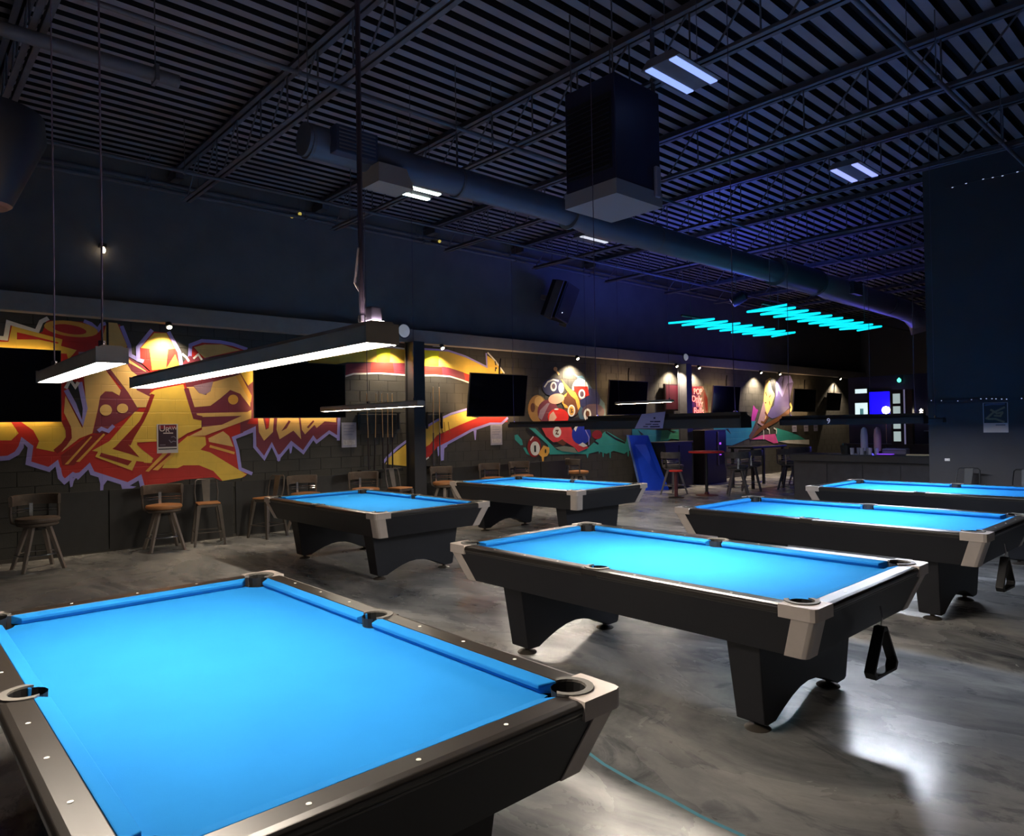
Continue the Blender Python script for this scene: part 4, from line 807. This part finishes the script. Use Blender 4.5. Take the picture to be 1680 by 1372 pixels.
# ================================================================= screens
GLOW=mat('backlight','#ffdca4',.5,emit=BACKLIGHT)
GLOW2=mat('backlight_far','#ffd29a',.5,emit=BACKLIGHT*3)
def tv(x,z,w,h,label,tilt=0,yaw=0,y=11.25,reflect=None,strip='tb'):
    root=empty('tv_screen',(x,y,z),rot=(R(tilt),0,R(yaw)),label=label,cat='television',group='flat screens along the mural wall')
    MB().box(-w/2,-.02,-h/2,w/2,.022,h/2,bev=.006).build('cabinet',BEZEL,root)
    MB().box(-w/2+.015,-.0225,-h/2+.02,w/2-.015,-.02,h/2-.015).build('screen',SCREEN,root)
    MB().box(-.15,.02,-.15,.15,WY-y-.001+.03,.15).build('wall_mount',BLACK,root)
    MB().tube([(.02,.03,h/2-.05),(.02,.05,h/2+.18),(.05,.06,h/2+.32)],.018,6).build('cable',RUBBER,root)
    for s,q in (('b',-1),('t',1)):
        if s in strip: MB().box(-w/2+.08,.024,q*(h/2-.05)-.012,w/2-.08,.034,q*(h/2-.05)+.012).build('backlight_strip',GLOW2 if tilt else GLOW,root)
    for s,q in (('l',-1),('r',1)):
        if s in strip: MB().box(q*(w/2-.05)-.012,.024,-h/2+.1,q*(w/2-.05)+.012,.034,h/2-.1).build('backlight_strip',GLOW2 if tilt else GLOW,root)
    return root
tv(1.02,2.36,1.75,.98,'big black screen cut by the left edge of the photo',y=11.27,strip='bt')
tv(5.40,2.38,1.66,.95,'black screen right of the lettering, behind the long bright lamp',y=11.27,strip='bl')
tv(9.72,2.36,1.60,.90,'black tilted screen at the end of the striped band',tilt=8,y=11.1,strip='bltr')
tv(14.1,2.37,1.55,.87,'screen reflecting pink light, right of the painted pool balls',tilt=6,y=11.12,strip='btr')
tv(18.75,2.35,1.5,.88,'screen with a blue reflection right of the red neon sign',tilt=6,y=11.12,strip='btl')
tv(23.9,2.42,1.65,.80,'dark screen right of the painted figure',tilt=5,y=11.14,strip='btl')
tv(26.2,2.4,1.2,.66,'small dark screen nearest the bar',tilt=8,y=11.12,strip='')
dp=empty('dark_panel',(16.3,11.3,2.42),label='small dark red panel between the pink-lit screen and the neon sign',cat='panel')
MB().box(-.38,-.02,-.37,.38,.05,.37,bev=.01).build('frame',mat('panel_frame','#24101a',.5),dp); MB().box(-.34,-.024,-.33,.34,-.02,.33).build('face',mat('panel_maroon','#4a1226',.45),dp)
# ================================================================= neon
ns=empty('neon_sign',(17.58,11.3,2.33),label='red neon script sign of four lines on the wall right of the far column',cat='neon sign')
NR=mat('neon_red','#ff5a50',.4,emit=1.7,ecol='#ff8a78')
MB().prism([(-.42,.03,.42),(.30,.03,.44),(.5,.03,.1),(.52,.03,-.42),(-.45,.03,-.42),(-.52,.03,0)],(0,.075,0)).build('backing',mat('neon_backing','#4c0707',.4),ns)
for b,s,x,z in (('POP',.24,-.03,.27),('Only',.26,-.1,.06),('TRY',.21,.03,-.1),('Balls',.29,0,-.29)): text(b,s,NR,ns,(x,.0,z),(R(90),0,0),name='neon_tube',ext=.006)
NC=mat('neon_turquoise','#10e6f0',.4,emit=NEON,ecol='#08d8ee')
def zig(x0,y0,y1,z,n,step,label,lead):
    root=empty('neon_light',(x0,(y0+y1)/2,z),label=label,cat='neon light',group='turquoise zigzag neon lights')
    P=[]; h=(y1-y0)/2
    if lead: P.append((-.12,-h*1.15,0))
    for k in range(n): P+= [(k*step,h,0),(k*step+step*.55,-h,0)]
    P.append((n*step+.05,h*.6,0))
    S=[]
    for a,b in zip(P,P[1:]):
        S.append(a); S+= [tuple(a[i]+(b[i]-a[i])*t for i in range(3)) for t in (.06,.94)]
    S.append(P[-1]); MB().tube(S,.018,8).build('neon_tube',NC,root)
    MB().box(-.15,-.02,.06,n*step+.1,.02,.09).build('frame_bar',BLACK,root)
    for k in range(n): MB().tube([(k*step+step*.3,0,.0),(k*step+step*.3,0,.07)],.006,5).build('clip',BLACK,root)
    for x in (.1,n*step-.1): MB().tube([(x,0,.09),(x,0,2.3)],.006,5).build('hanging_wire',STEEL,root)
zig(9.95,6.22,6.95,3.4,8,.405,'lower left zigzag of turquoise neon tubes hung under the ceiling',False)
zig(9.95,4.86,5.50,3.4,9,.42,'upper right zigzag of turquoise neon tubes hung under the ceiling',True)
# ================================================================= wall spots, dome, bulb
HOT=mat('spot_lens','#fff0c8',.3,emit=22)
for k,(x,l) in enumerate(((3.26,'small round wall spot over the flame of the lettering'),(7.2,'small round wall spot just left of the black column'),(8.32,'small wall spot with a side arm just right of the black column'),(12.28,'small wall spot above the painted pool balls'),(16.31,'small wall spot left of the far steel column'),(17.41,'small wall spot right of the far steel column'),(20.94,'small wall spot left of the painted figure'),(22.19,'small wall spot above the painted figure'),(26.92,'small wall spot nearest the bar'))):
    root=empty('wall_spot',(x,11.17,3.30),label=l,cat='spotlight',group='spots under the ledge')
    MB().tube([(0,.02,.03),(0,-.02,-.03)],[.045,.05],12).build('spot_body',BLACK,root,smooth=True)
    MB().lathe([(.0,-.012),(.03,-.008),(.036,.0),(.0,.004)],12,caps=False).build('lens',HOT,root,loc=(0,-.028,-.035),rot=(R(-40),0,0))
    MB().box(-.012,.0,.0,.012,.04,.05).build('bracket',BLACK,root)
    if k==2: MB().tube([(-.25,-.02,.0),(0,-.02,.01)],.014,6).build('arm',CHROME,root)
    ld=bpy.data.lights.new('spot_light','SPOT'); ld.energy=SPOT*(1.0 if x<10 else 2.3); ld.color=(1,.79,.54); ld.spot_size=R(120); ld.spot_blend=.8; ld.shadow_soft_size=.03
    lo=bpy.data.objects.new('spot_light',ld); COL.objects.link(lo); lo.parent=root; lo.location=(0,-.04,-.09); lo.rotation_euler=(R(14),0,0)
for x,l,r in ((7.45,'white oval dome on the ledge above the black column',.13),(16.8,'small white dome on the ledge near the far column',.1)):
    d=empty('ceiling_dome',(x,11.2,3.55),label=l,cat='dome')
    MB().lathe([(r,0),(r*.95,.02),(r*.7,.05),(.0,.07)],18,caps=False).build('dome',mat('dome_white','#c8d0e0',.35,emit=.25),d,rot=(R(90),0,0),smooth=True)
    MB().lathe([(r*1.15,-.004),(r*1.15,.008),(r*.98,.012)],18).build('rim',mat('dome_rim','#55586a',.5),d,rot=(R(90),0,0))
bu=empty('wall_bulb',(2.43,11.3,4.32),label='small bare lit bulb high on the dark upper wall',cat='lamp')
MB().lathe([(.015,.05),(.03,.02),(.032,-.01),(.02,-.035),(.0,-.04)],12,caps=False).build('bulb',mat('bulb_glow','#ffe6c0',.4,emit=6),bu,smooth=True); MB().box(-.04,-.02,.05,.04,.08,.1).build('socket',BLACK,bu)
for x,y,z,l in ((5.22,11.02,5.29,'left twin emergency lamp on the wall pipes'),(8.1,11.0,5.30,'right twin emergency lamp on the wall pipes')):
    e=empty('emergency_lamp',(x,y,z),label=l,cat='lamp',group='small twin lamps on the wall pipes')
    MB().box(-.1,.0,-.03,.1,.05,.03).build('housing',BLACK,e)
    for s in (-.07,.07): MB().lathe([(.028,0),(.03,.02),(.02,.04)],10).build('lamp_head',mat('yellow_glow','#e0c860',.4,emit=.6),e,loc=(s,0,s*.5),rot=(R(90),0,0))
# ================================================================= posters and sheets
def poster(x,z,w,h,label,m,y=WY-.014,rz=0,name='poster',rot=None):
    p=empty(name,(x,y,z),rz,label=label,cat='poster',rot=rot); MB().box(-w/2,-.002,-h/2,w/2,.002,h/2).build('sheet',m,p); return p
p=poster(3.285,1.605,.30,.44,'white bordered dark poster on the yellow lettering',PAPER)
MB().box(-.13,-.0035,-.125,.13,-.002,.21).build('printed_field',mat('print_plum','#3a2233',.6),p)
RD=mat('print_red','#8e2230',.6); WP=mat('print_white','#e2d4d4',.6); GP=mat('print_grey','#8a8390',.6)
MB().box(-.12,-.0045,.15,.12,-.0035,.2).build('printed_band',RD,p)
text('U',.13,WP,p,(-.075,-.005,.15),(R(90),0,0),ext=.0005); text('R',.11,WP,p,(.0,-.005,.13),(R(90),0,0),ext=.0005); text('AW',.075,WP,p,(.075,-.005,.155),(R(90),0,0),ext=.0005)
MB().box(-.06,-.0045,.075,.08,-.0035,.09).build('printed_line',WP,p); MB().box(-.11,-.0045,-.10,-.03,-.0035,-.09).build('printed_line',GP,p); MB().box(-.13,-.0035,-.165,.13,-.002,-.15).build('printed_bar',BLACK,p)
mb=MB(); stroke_mesh(mb,[(.02,-.02),(.05,-.06),(.08,-.04),(.12,-.05)],.012,-.0045); mb.build('printed_mark',GP,p); mb=MB(); stroke_mesh(mb,[(.05,.02),(.09,.03),(.12,.0)],.01,-.0045); mb.build('printed_mark',GP,p)
for x,z,w,h,l in ((6.36,1.595,.30,.45,'plain grey printed sheet left of the cue rack'),(9.90,1.525,.33,.44,'bluish printed sheet under the tilted screen')):
    p=poster(x,z,w,h,l,mat('sheet_blue','#a9abc2',.7,noise=.1,nscale=14)); MB().box(-w*.4,-.0035,-h*.4,w*.4,-.002,-h*.2).build('printed_field',mat('sheet_mottle','#c4c4cc',.7,noise=.2,nscale=30),p)
    for k in range(4): MB().box(-w*.35,-.0035,h*(.38-.12*k)-.004,w*(.35-.1*(k%2)),-.002,h*(.38-.12*k)+.004).build('printed_line',mat('sheet_ink','#77779a',.7),p)
for x,l in ((23.62,'left one of three small white sheets near the bar'),(24.5,'middle one of three small white sheets near the bar'),(25.27,'right one of three small white sheets near the bar')):
    p=poster(x,1.445,.33,.22,l,mat('sheet_lilac','#b8b8d8',.7)); MB().box(-.1,-.0035,.02,.1,-.002,.05).build('printed_line',mat('sheet_ink','#77779a',.7),p)
p=poster(12.165,0,.31,.44,'poster with pale diagonal shapes on the dark right wall',PAPER,name='poster',rot=(0,0,R(-90))); p.location=(12.195,2.83,1.705)
MB().box(-.145,-.0035,-.08,.145,-.002,.215).build('printed_field',mat('print_navy','#0e1420',.5),p)
TP=mat('print_tan','#8f8465',.6)
for q in ([(-.12,-.02),(-.03,.07),(.12,.15)],[(-.1,-.02),(.0,-.02),(.11,-.07)],[(-.06,.12),(.02,.06),(.1,.08)],[(-.02,.03),(.06,.02),(.09,.07)]):
    mb=MB(); stroke_mesh(mb,q,.028,-.0045); mb.build('printed_mark',TP,p)
mb=MB(); stroke_mesh(mb,[(-.13,.185),(-.03,.2),(.06,.195),(.12,.2)],.025,-.0045); mb.build('printed_mark',mat('print_slate','#4a5a78',.6),p)
MB().box(.0,-.0035,-.12,.12,-.002,-.10).build('printed_line',GP,p)
for k in range(6): pass
# ================================================================= cues on the wall
CUE=mat('cue_maple','#b89468',.35); CUEB=mat('cue_butt','#2c2024',.35)
def rackbar(x,w,z,label):
    r=empty('cue_rack',(x,11.36,z),label=label,cat='cue rack')
    MB().box(-w/2,-.045,0,w/2,.03,.03,bev=.004).build('rack_bar',BLACK,r); MB().box(-w/2,.0,-.30,-w/2+.04,.03,0,bev=.004).build('rack_leg',BLACK,r); MB().box(w/2-.04,.0,-.30,w/2,.03,0,bev=.004).build('rack_leg',BLACK,r)
    s=empty('cue_shelf',(x,11.36,z-1.09),label=label.replace('cue rack','narrow shelf').replace('holding sticks','under the cue sticks'),cat='shelf'); MB().box(-w/2,-.10,0,w/2,.03,.055,bev=.004).build('shelf_board',BLACK,s); MB().box(-.02,-.06,-.12,.02,.03,0).build('shelf_bracket',BLACK,s)
rackbar(6.98,.9,1.98,'dark cue rack holding sticks left of the black column'); rackbar(8.26,.4,1.98,'small cue rack on the right of the black column')
def cue(x,dx,label,zt=2.35):
    c=empty('cue_stick',(x,11.285,.945),label=label,cat='cue',group='cue sticks on the wall')
    zt-=.945
    MB().tube([(dx*.42,0,zt*.42),(dx,0.01,zt)],[.011,.006],8).build('shaft',CUE,c,smooth=True); MB().tube([(0,0,0),(dx*.42,0,zt*.42)],[.016,.012],8).build('butt',CUEB,c,smooth=True); MB().tube([(dx,.01,zt),(dx,.01,zt+.012)],.006,8).build('tip',mat('cue_tip','#e4ddd0',.6),c)
for k,(x,dx) in enumerate(((6.70,-.02),(6.82,.06),(7.01,-.01),(7.10,.03),(7.21,.02),(8.15,.03),(8.31,.02))):
    cue(x,dx,('leftmost cue stick of the rack left of the column','second cue stick from left in the rack left of the column','third cue stick from left in the rack left of the column','fourth cue stick from left in the rack left of the column','rightmost cue stick of the rack left of the column','left one of two cue sticks right of the column','right one of two cue sticks right of the column')[k],2.5 if k>4 else 2.35)
# ================================================================= loudspeakers
sp=empty('loudspeaker',(11.4,10.9,4.5),rot=(R(18),R(10),R(14)),label='dark tilted loudspeaker in a bracket high on the wall',cat='speaker')
MB().hexa([(-.3,-.25,-.42),(.3,-.25,-.42),(.2,.22,-.42),(-.2,.22,-.42)],[(-.3,-.25,.42),(.3,-.25,.42),(.2,.22,.42),(-.2,.22,.42)]).build('cabinet',mat('speaker_black','#15161c',.5),sp,bevel=.015)
MB().box(-.26,-.262,-.38,.26,-.25,.38).build('grille',mat('grille_dark','#23242e',.7,bump=.4,bscale=200),sp)
for s in (-.34,.34): MB().box(s-.02,-.2,-.48,s+.02,.0,.40,bev=.006).build('bracket',STEEL,sp)
MB().box(-.05,.2,-.05,.05,.48,.05).build('wall_arm',STEEL,sp); MB().lathe([(.012,0),(.012,.006)],8).build('status_lamp',mat('led_white','#d8dcff',.4,emit=2),sp,loc=(-.1,-.266,-.25),rot=(R(90),0,0))
hs=empty('hanging_speaker',(.47,4.95,3.0),label='dark pendant loudspeaker with a brown underside, cut by the left edge',cat='speaker')
MB().lathe([(.0,.0),(.11,.004),(.13,.02)],24,caps=False).build('underside',mat('brown_cone','#6a4638',.6),hs)
MB().lathe([(.13,.02),(.30,.42),(.29,.55),(.1,.62)],24).build('shell',mat('speaker_navy','#08080f',.5),hs,smooth=True); MB().tube([(0,0,.6),(0,0,2.7)],.01,6).build('hanging_wire',STEEL,hs)
db=empty('added_projector',(13.3,7.6,4.25),label='small projector added for blue fill light, left of the duct above the neon',cat='spotlight')  # added fitting, put here to carry the blue fill light
MB().lathe([(.10,-.1),(.12,.0),(.12,.18),(.05,.24)],16).build('projector_body',BLACK,db,smooth=True,rot=(R(60),0,R(30))); MB().lathe([(.0,-.105),(.09,-.1)],16,caps=False).build('lens',mat('lens_amber','#a8906a',.15,emit=.4),db,rot=(R(60),0,R(30))); MB().tube([(0,0,.1),(0,0,1.45)],.012,6).build('hanging_pole',STEEL,db)
ld=bpy.data.lights.new('added_blue_fill','SPOT'); ld.spot_size=R(172); ld.spot_blend=.35; ld.energy=210; ld.color=(.07,.12,1); ld.shadow_soft_size=.6; lo=bpy.data.objects.new('added_blue_fill',ld); COL.objects.link(lo); lo.parent=db; lo.location=(.1,.35,-.55); lo.rotation_euler=(R(180),0,0)  # blue fill added to tint ceiling and upper wall navy
# ================================================================= far things by the wall
bp=empty('leaning_board',(14.7,10.6,0),label='tall bright blue board leaning by the wall',cat='board')
MB().hexa([(-.28,.40,.0),(.38,.02,.0),(.40,.05,.0),(-.26,.43,.0)],[(-.38,.70,1.42),(.26,.56,1.40),(.27,.60,1.40),(-.37,.74,1.42)]).build('board',mat('board_blue','#1f52ff',.45,noise=.05),bp)
MB().hexa([(-.31,.405,.0),(-.28,.39,.0),(-.26,.43,.0),(-.29,.445,.0)],[(-.41,.70,1.425),(-.38,.69,1.425),(-.37,.74,1.425),(-.40,.75,1.425)]).build('edge_strip',mat('edge_pale','#5f7fd8',.5),bp)
cb=empty('cabinet',(15.75,11.05,0),label='long low black cabinet right of the leaning blue board',cat='cabinet')
MB().box(-.62,-.28,.03,.62,.28,1.18).build('body',BLACK,cb,bevel=.006); MB().box(-.65,-.31,1.18,.65,.29,1.22,bev=.006).build('cabinet_top',mat('cab_top','#2a2530',.4),cb)
for s in (-.31,.31): d=MB().box(s-.29,-.295,.08,s+.29,-.28,1.12).build('door',mat('door_dark','#1c1c26',.5),cb); MB().box(s*.2-.01,-.315,.55,s*.2+.01,-.295,.7).build('handle',CHROME,d)
am=empty('arcade_cabinet',(17.45,11.0,0),label='tall dark cabinet below the red neon sign, with small purple lights',cat='cabinet')
MB().box(-.55,-.3,0,.55,.3,1.5).build('body',mat('cab_plum','#221820',.5),am,bevel=.01); MB().box(.12,-.32,.55,.52,-.3,1.42).build('side_panel',mat('panel_black','#101016',.35),am)
for z in (1.1,1.13,.8): MB().box(.16,-.33,z-.012,.24,-.32,z+.012).build('indicator',mat('purple_led','#b050ff',.4,emit=1.5),am)
MB().box(.10,-.335,.5,.115,-.3,1.45).build('edge_trim',mat('trim_lilac','#8a7ab0',.4),am)
# ================================================================= the bar
br=empty('bar_counter',(13.3,5.05,0),label='long dark bar counter beside the right wall',cat='bar counter')
MB().box(-.25,-1.28,0,.35,1.27,.95).build('counter_body',mat('bar_front','#2e2c30',.6,noise=.2,nscale=5),br)
MB().box(-.36,-1.30,.95,.40,1.29,1.08,bev=.01).build('countertop',mat('bar_top','#232228',.35,noise=.2),br)
for k in range(4): MB().box(-.262,-1.26+.63*k+.01,.1,-.25,-1.26+.63*k+.62,.9).build('front_panel',mat('bar_panel','#35333a',.6,noise=.2,nscale=6),br)
LP=mat('dispenser_lilac','#b9b6e6',.35); PP=mat('dispenser_pink','#c89ab8',.35)
for k,(y,m,l) in enumerate(((5.13,LP,'tall pale lilac drink tower on the bar'),(4.90,PP,'tall pinkish drink tower on the bar'))):
    o=empty('drink_tower',(13.35,y,1.08),label=l,cat='dispenser')
    MB().lathe([(.07,.0),(.07,.02),(.045,.03),(.045,.06)],16).build('base',CHROME,o); MB().lathe([(.055,.06),(.062,.1),(.062,.34),(.05,.45),(.02,.49)],16).build('tank',m,o,smooth=True); MB().tube([(-.05,0,.09),(-.10,0,.085),(-.11,0,.06)],.01,6).build('tap',CHROME,o)
GL=mat('frosted_glass','#aaa8c4',.25,spec=.8)
g=None
for k,(x,y,l) in enumerate(((13.15,5.27,'nearest left pale glass on the bar'),(13.25,5.19,'pale glass on the bar, second from left'),(13.15,5.10,'pale glass on the bar, third from left'),(13.26,5.03,'pale glass on the bar, fourth from left'),(13.15,4.96,'pale glass on the bar, fifth from left'),(13.18,4.86,'pale glass on the bar, right under the pinkish tower'))):
    if g is None:
        o=empty('drinking_glass',(0,0,0),label=l,cat='glass',group='glasses on the bar'); MB().lathe([(.032,0),(.036,.12),(.033,.12),(.029,.01)],14).build('glass_body',GL,o,smooth=True); MB().lathe([(.030,.008),(.033,.07)],12).build('ice',mat('ice_lilac','#c8c4e4',.3),o); g=tree(o); place(g,(x,y,1.08),0,l,True)
    else: place(g,(x,y,1.08),0,l)
o=empty('bucket',(13.25,5.42,1.08),label='black bucket on the bar left of the glasses',cat='bucket'); MB().lathe([(.08,0),(.10,.16),(.094,.16),(.075,.01)],18).build('bucket_body',BLACK,o,smooth=True); MB().tube([(.098*math.cos(a),.098*math.sin(a)*.3,.16+.05*math.sin(a)) for a in [PI*k/10 for k in range(11)]],.004,5).build('handle',CHROME,o)
o=empty('bar_mat',(13.2,4.15,1.08),label='small cream tray at the right end of the bar',cat='tray'); MB().box(-.1,-.16,0,.1,.2,.012).build('tray_base',mat('tray_cream','#c8b89a',.5),o); MB().box(-.1,-.16,.012,-.09,.2,.025).build('tray_lip',mat('tray_cream','#c8b89a',.5),o)
o=empty('bar_box',(13.35,4.6,1.08),label='low grey box on the bar near the right wall',cat='box'); MB().box(-.1,-.2,0,.1,.2,.11,bev=.02).build('box_body',mat('box_grey','#6a6478',.6),o); MB().box(-.102,-.19,.07,-.1,.19,.078).build('box_seam',BLACK,o)
# back bar, far behind the counter
bb=empty('back_bar',(22.0,7.8,0),label='dark back bar shelving unit far behind the bar counter',cat='shelf')
MB().box(.03,-1.4,0,.3,1.1,3.0).build('back_panel',mat('backbar_navy','#15163a',.6),bb); cu=empty('bar_cupboard',(22.0,7.8,0),label='low black cupboard at the back of the bar below the lit screens',cat='cupboard'); MB().box(-.5,-1.4,0,.02,1.1,1.0).build('body',BLACK,cu); [MB().box(-.515,-1.38+.62*k,.08,-.5,-.80+.62*k,.95).build('door',mat('door_dark','#1c1c26',.5),cu) for k in range(4)]
for z in (1.35,1.7): MB().box(-.04,-1.4,z,.03,-.98,z+.03).build('shelf',mat('shelf_pale','#7a86a8',.5),bb)
LT=mat('glow_white','#cfe6e8',.4,emit=1.1)
o=empty('menu_screen',(21.96,8.5,1.95),label='pale lit menu screen at the back of the bar',cat='screen'); MB().box(0,-.2,-.3,.06,.2,.3).build('frame',BLACK,o); MB().box(-.004,-.18,-.27,0,.18,.27).build('screen',LT,o); MB().box(-.006,-.06,-.2,-.004,.04,.1).build('screen_mark',mat('screen_teal','#5f9a9a',.4,emit=.5),o)
o=empty('menu_screen',(21.96,8.5,2.58),label='narrow lit menu header above the pale menu screen',cat='screen'); MB().box(0,-.2,-.09,.06,.2,.09).build('frame',BLACK,o); MB().box(-.004,-.17,-.07,0,.17,.06).build('screen',LT,o)
o=empty('led_screen',(21.96,7.98,2.15),label='glowing deep blue panel at the back of the bar',cat='screen'); MB().box(0,-.30,-.45,.06,.30,.40).build('frame',BLACK,o); MB().box(-.01,-.28,-.43,0,.28,.38).build('glow_panel',mat('glow_blue','#1408ff',.4,emit=1.6,ecol='#1408ff'),o)
ld=bpy.data.lights.new('panel_light','AREA'); ld.energy=40; ld.color=(.10,.08,1); ld.size=.6; lo=bpy.data.objects.new('panel_light',ld); COL.objects.link(lo); lo.parent=o; lo.location=(-.05,0,0); lo.rotation_euler=(0,R(90),0)
o=empty('globe_lamp',(21.6,7.68,1.98),label='very bright white globe lamp behind the bar',cat='lamp'); MB().lathe([(.0,-.11),(.08,-.08),(.11,0),(.08,.08),(.0,.11)],16,caps=False).build('globe',mat('globe_white','#fff4e0',.4,emit=14),o,smooth=True); MB().tube([(0,0,-.1),(0,0,-.98)],.012,6).build('stem',CHROME,o)
o=empty('drinks_fridge',(21.55,7.25,1.0),label='lit glass front drinks fridge behind the bar',cat='fridge'); MB().box(0,-.28,0,.15,.28,1.55).build('fridge_body',mat('fridge_dark','#15151c',.4),o)
for k in range(4): MB().box(-.006,.03,.08+.36*k,0,.22,.36+.36*k).build('lit_shelf',mat('fridge_glow','#b8ccc8',.4,emit=.7),o)
MB().box(-.012,-.10,.0,0,-.06,1.55).build('door_frame',mat('frame_lilac','#a8a4d0',.4,emit=.25),o)
o=empty('wall_light',(21.95,6.86,1.75),label='small hot wall light at the right end of the bar',cat='lamp'); MB().box(0,-.05,-.05,.04,.05,.25).build('back_plate',BLACK,o)
for z in (-.03,.12,.2): MB().lathe([(.0,-.05),(.05,0),(.0,.05)],10,caps=False).build('bulb',mat('bulb_hot','#fff0d8',.4,emit=7),o,loc=(-.04,0,z),smooth=True)
o=empty('exit_indicator',(21.95,7.43,2.84),label='small green glowing indicator high above the bar',cat='indicator light'); MB().lathe([(.0,-.07),(.05,-.04),(.055,.02),(.0,.08)],12,caps=False).build('lens',mat('green_glow','#58e8c0',.4,emit=2.2),o,smooth=True); MB().box(.03,-.05,-.05,.06,.05,.06).build('back_box',BLACK,o)

o=empty('added_glow_tray',(13.12,4.72,1.08),label='small tray added for the purple glow on the bar right of the glasses',cat='tray'); MB().box(-.08,-.16,0,.08,.1,.012).build('tray_base',BLACK,o); MB().box(-.07,-.15,.012,.07,.09,.02).build('glow_pad',mat('purple_glow','#7a30ff',.4,emit=1.2,ecol='#8a40ff'),o)  # glowing tray added to supply the purple glow on the bar top

def string(z,ys,label,s):
    o=empty('string_lights',(12.16,ys[0],z),label=label,cat='string lights'); MB().tube([(.02,ys[0]-ys[0]+.1,0),(.02,ys[-1]-ys[0]-.1,0)],.006,5).build('wire',BLACK,o)
    p=None
    for y in ys:
        if p is None: p=MB().lathe([(.0,-.008),(.008,0),(.0,.008)],8,caps=False).build('bulb',mat('tiny_bulb','#cfd6ff',.4,emit=.7),o); q=p
        else: q=p.copy(); COL.objects.link(q); q.parent=o
        q.location=(0,y-ys[0],-.008+.01*math.sin(y*9)); q.scale=(1,s,1)
string(1.985,[3.66,3.52,3.3,3.12,3.0,2.93,2.86,2.81,2.74,2.68,2.5],'row of tiny white lights along the trim above the right poster',1.4)
string(5.24,[3.3,3.12,2.9,2.78,2.66,2.48,2.36,2.2],'row of tiny white lights high on the dark right wall',2.2)
o=empty('wall_plate',(12.196,3.47,1.07),label='small white switch plate low on the right wall',cat='switch'); MB().box(-.006,-.035,-.02,0,.035,.02,bev=.003).build('plate',PAPER,o); MB().box(-.009,-.008,-.008,-.005,.008,.008).build('toggle',WHITE,o)
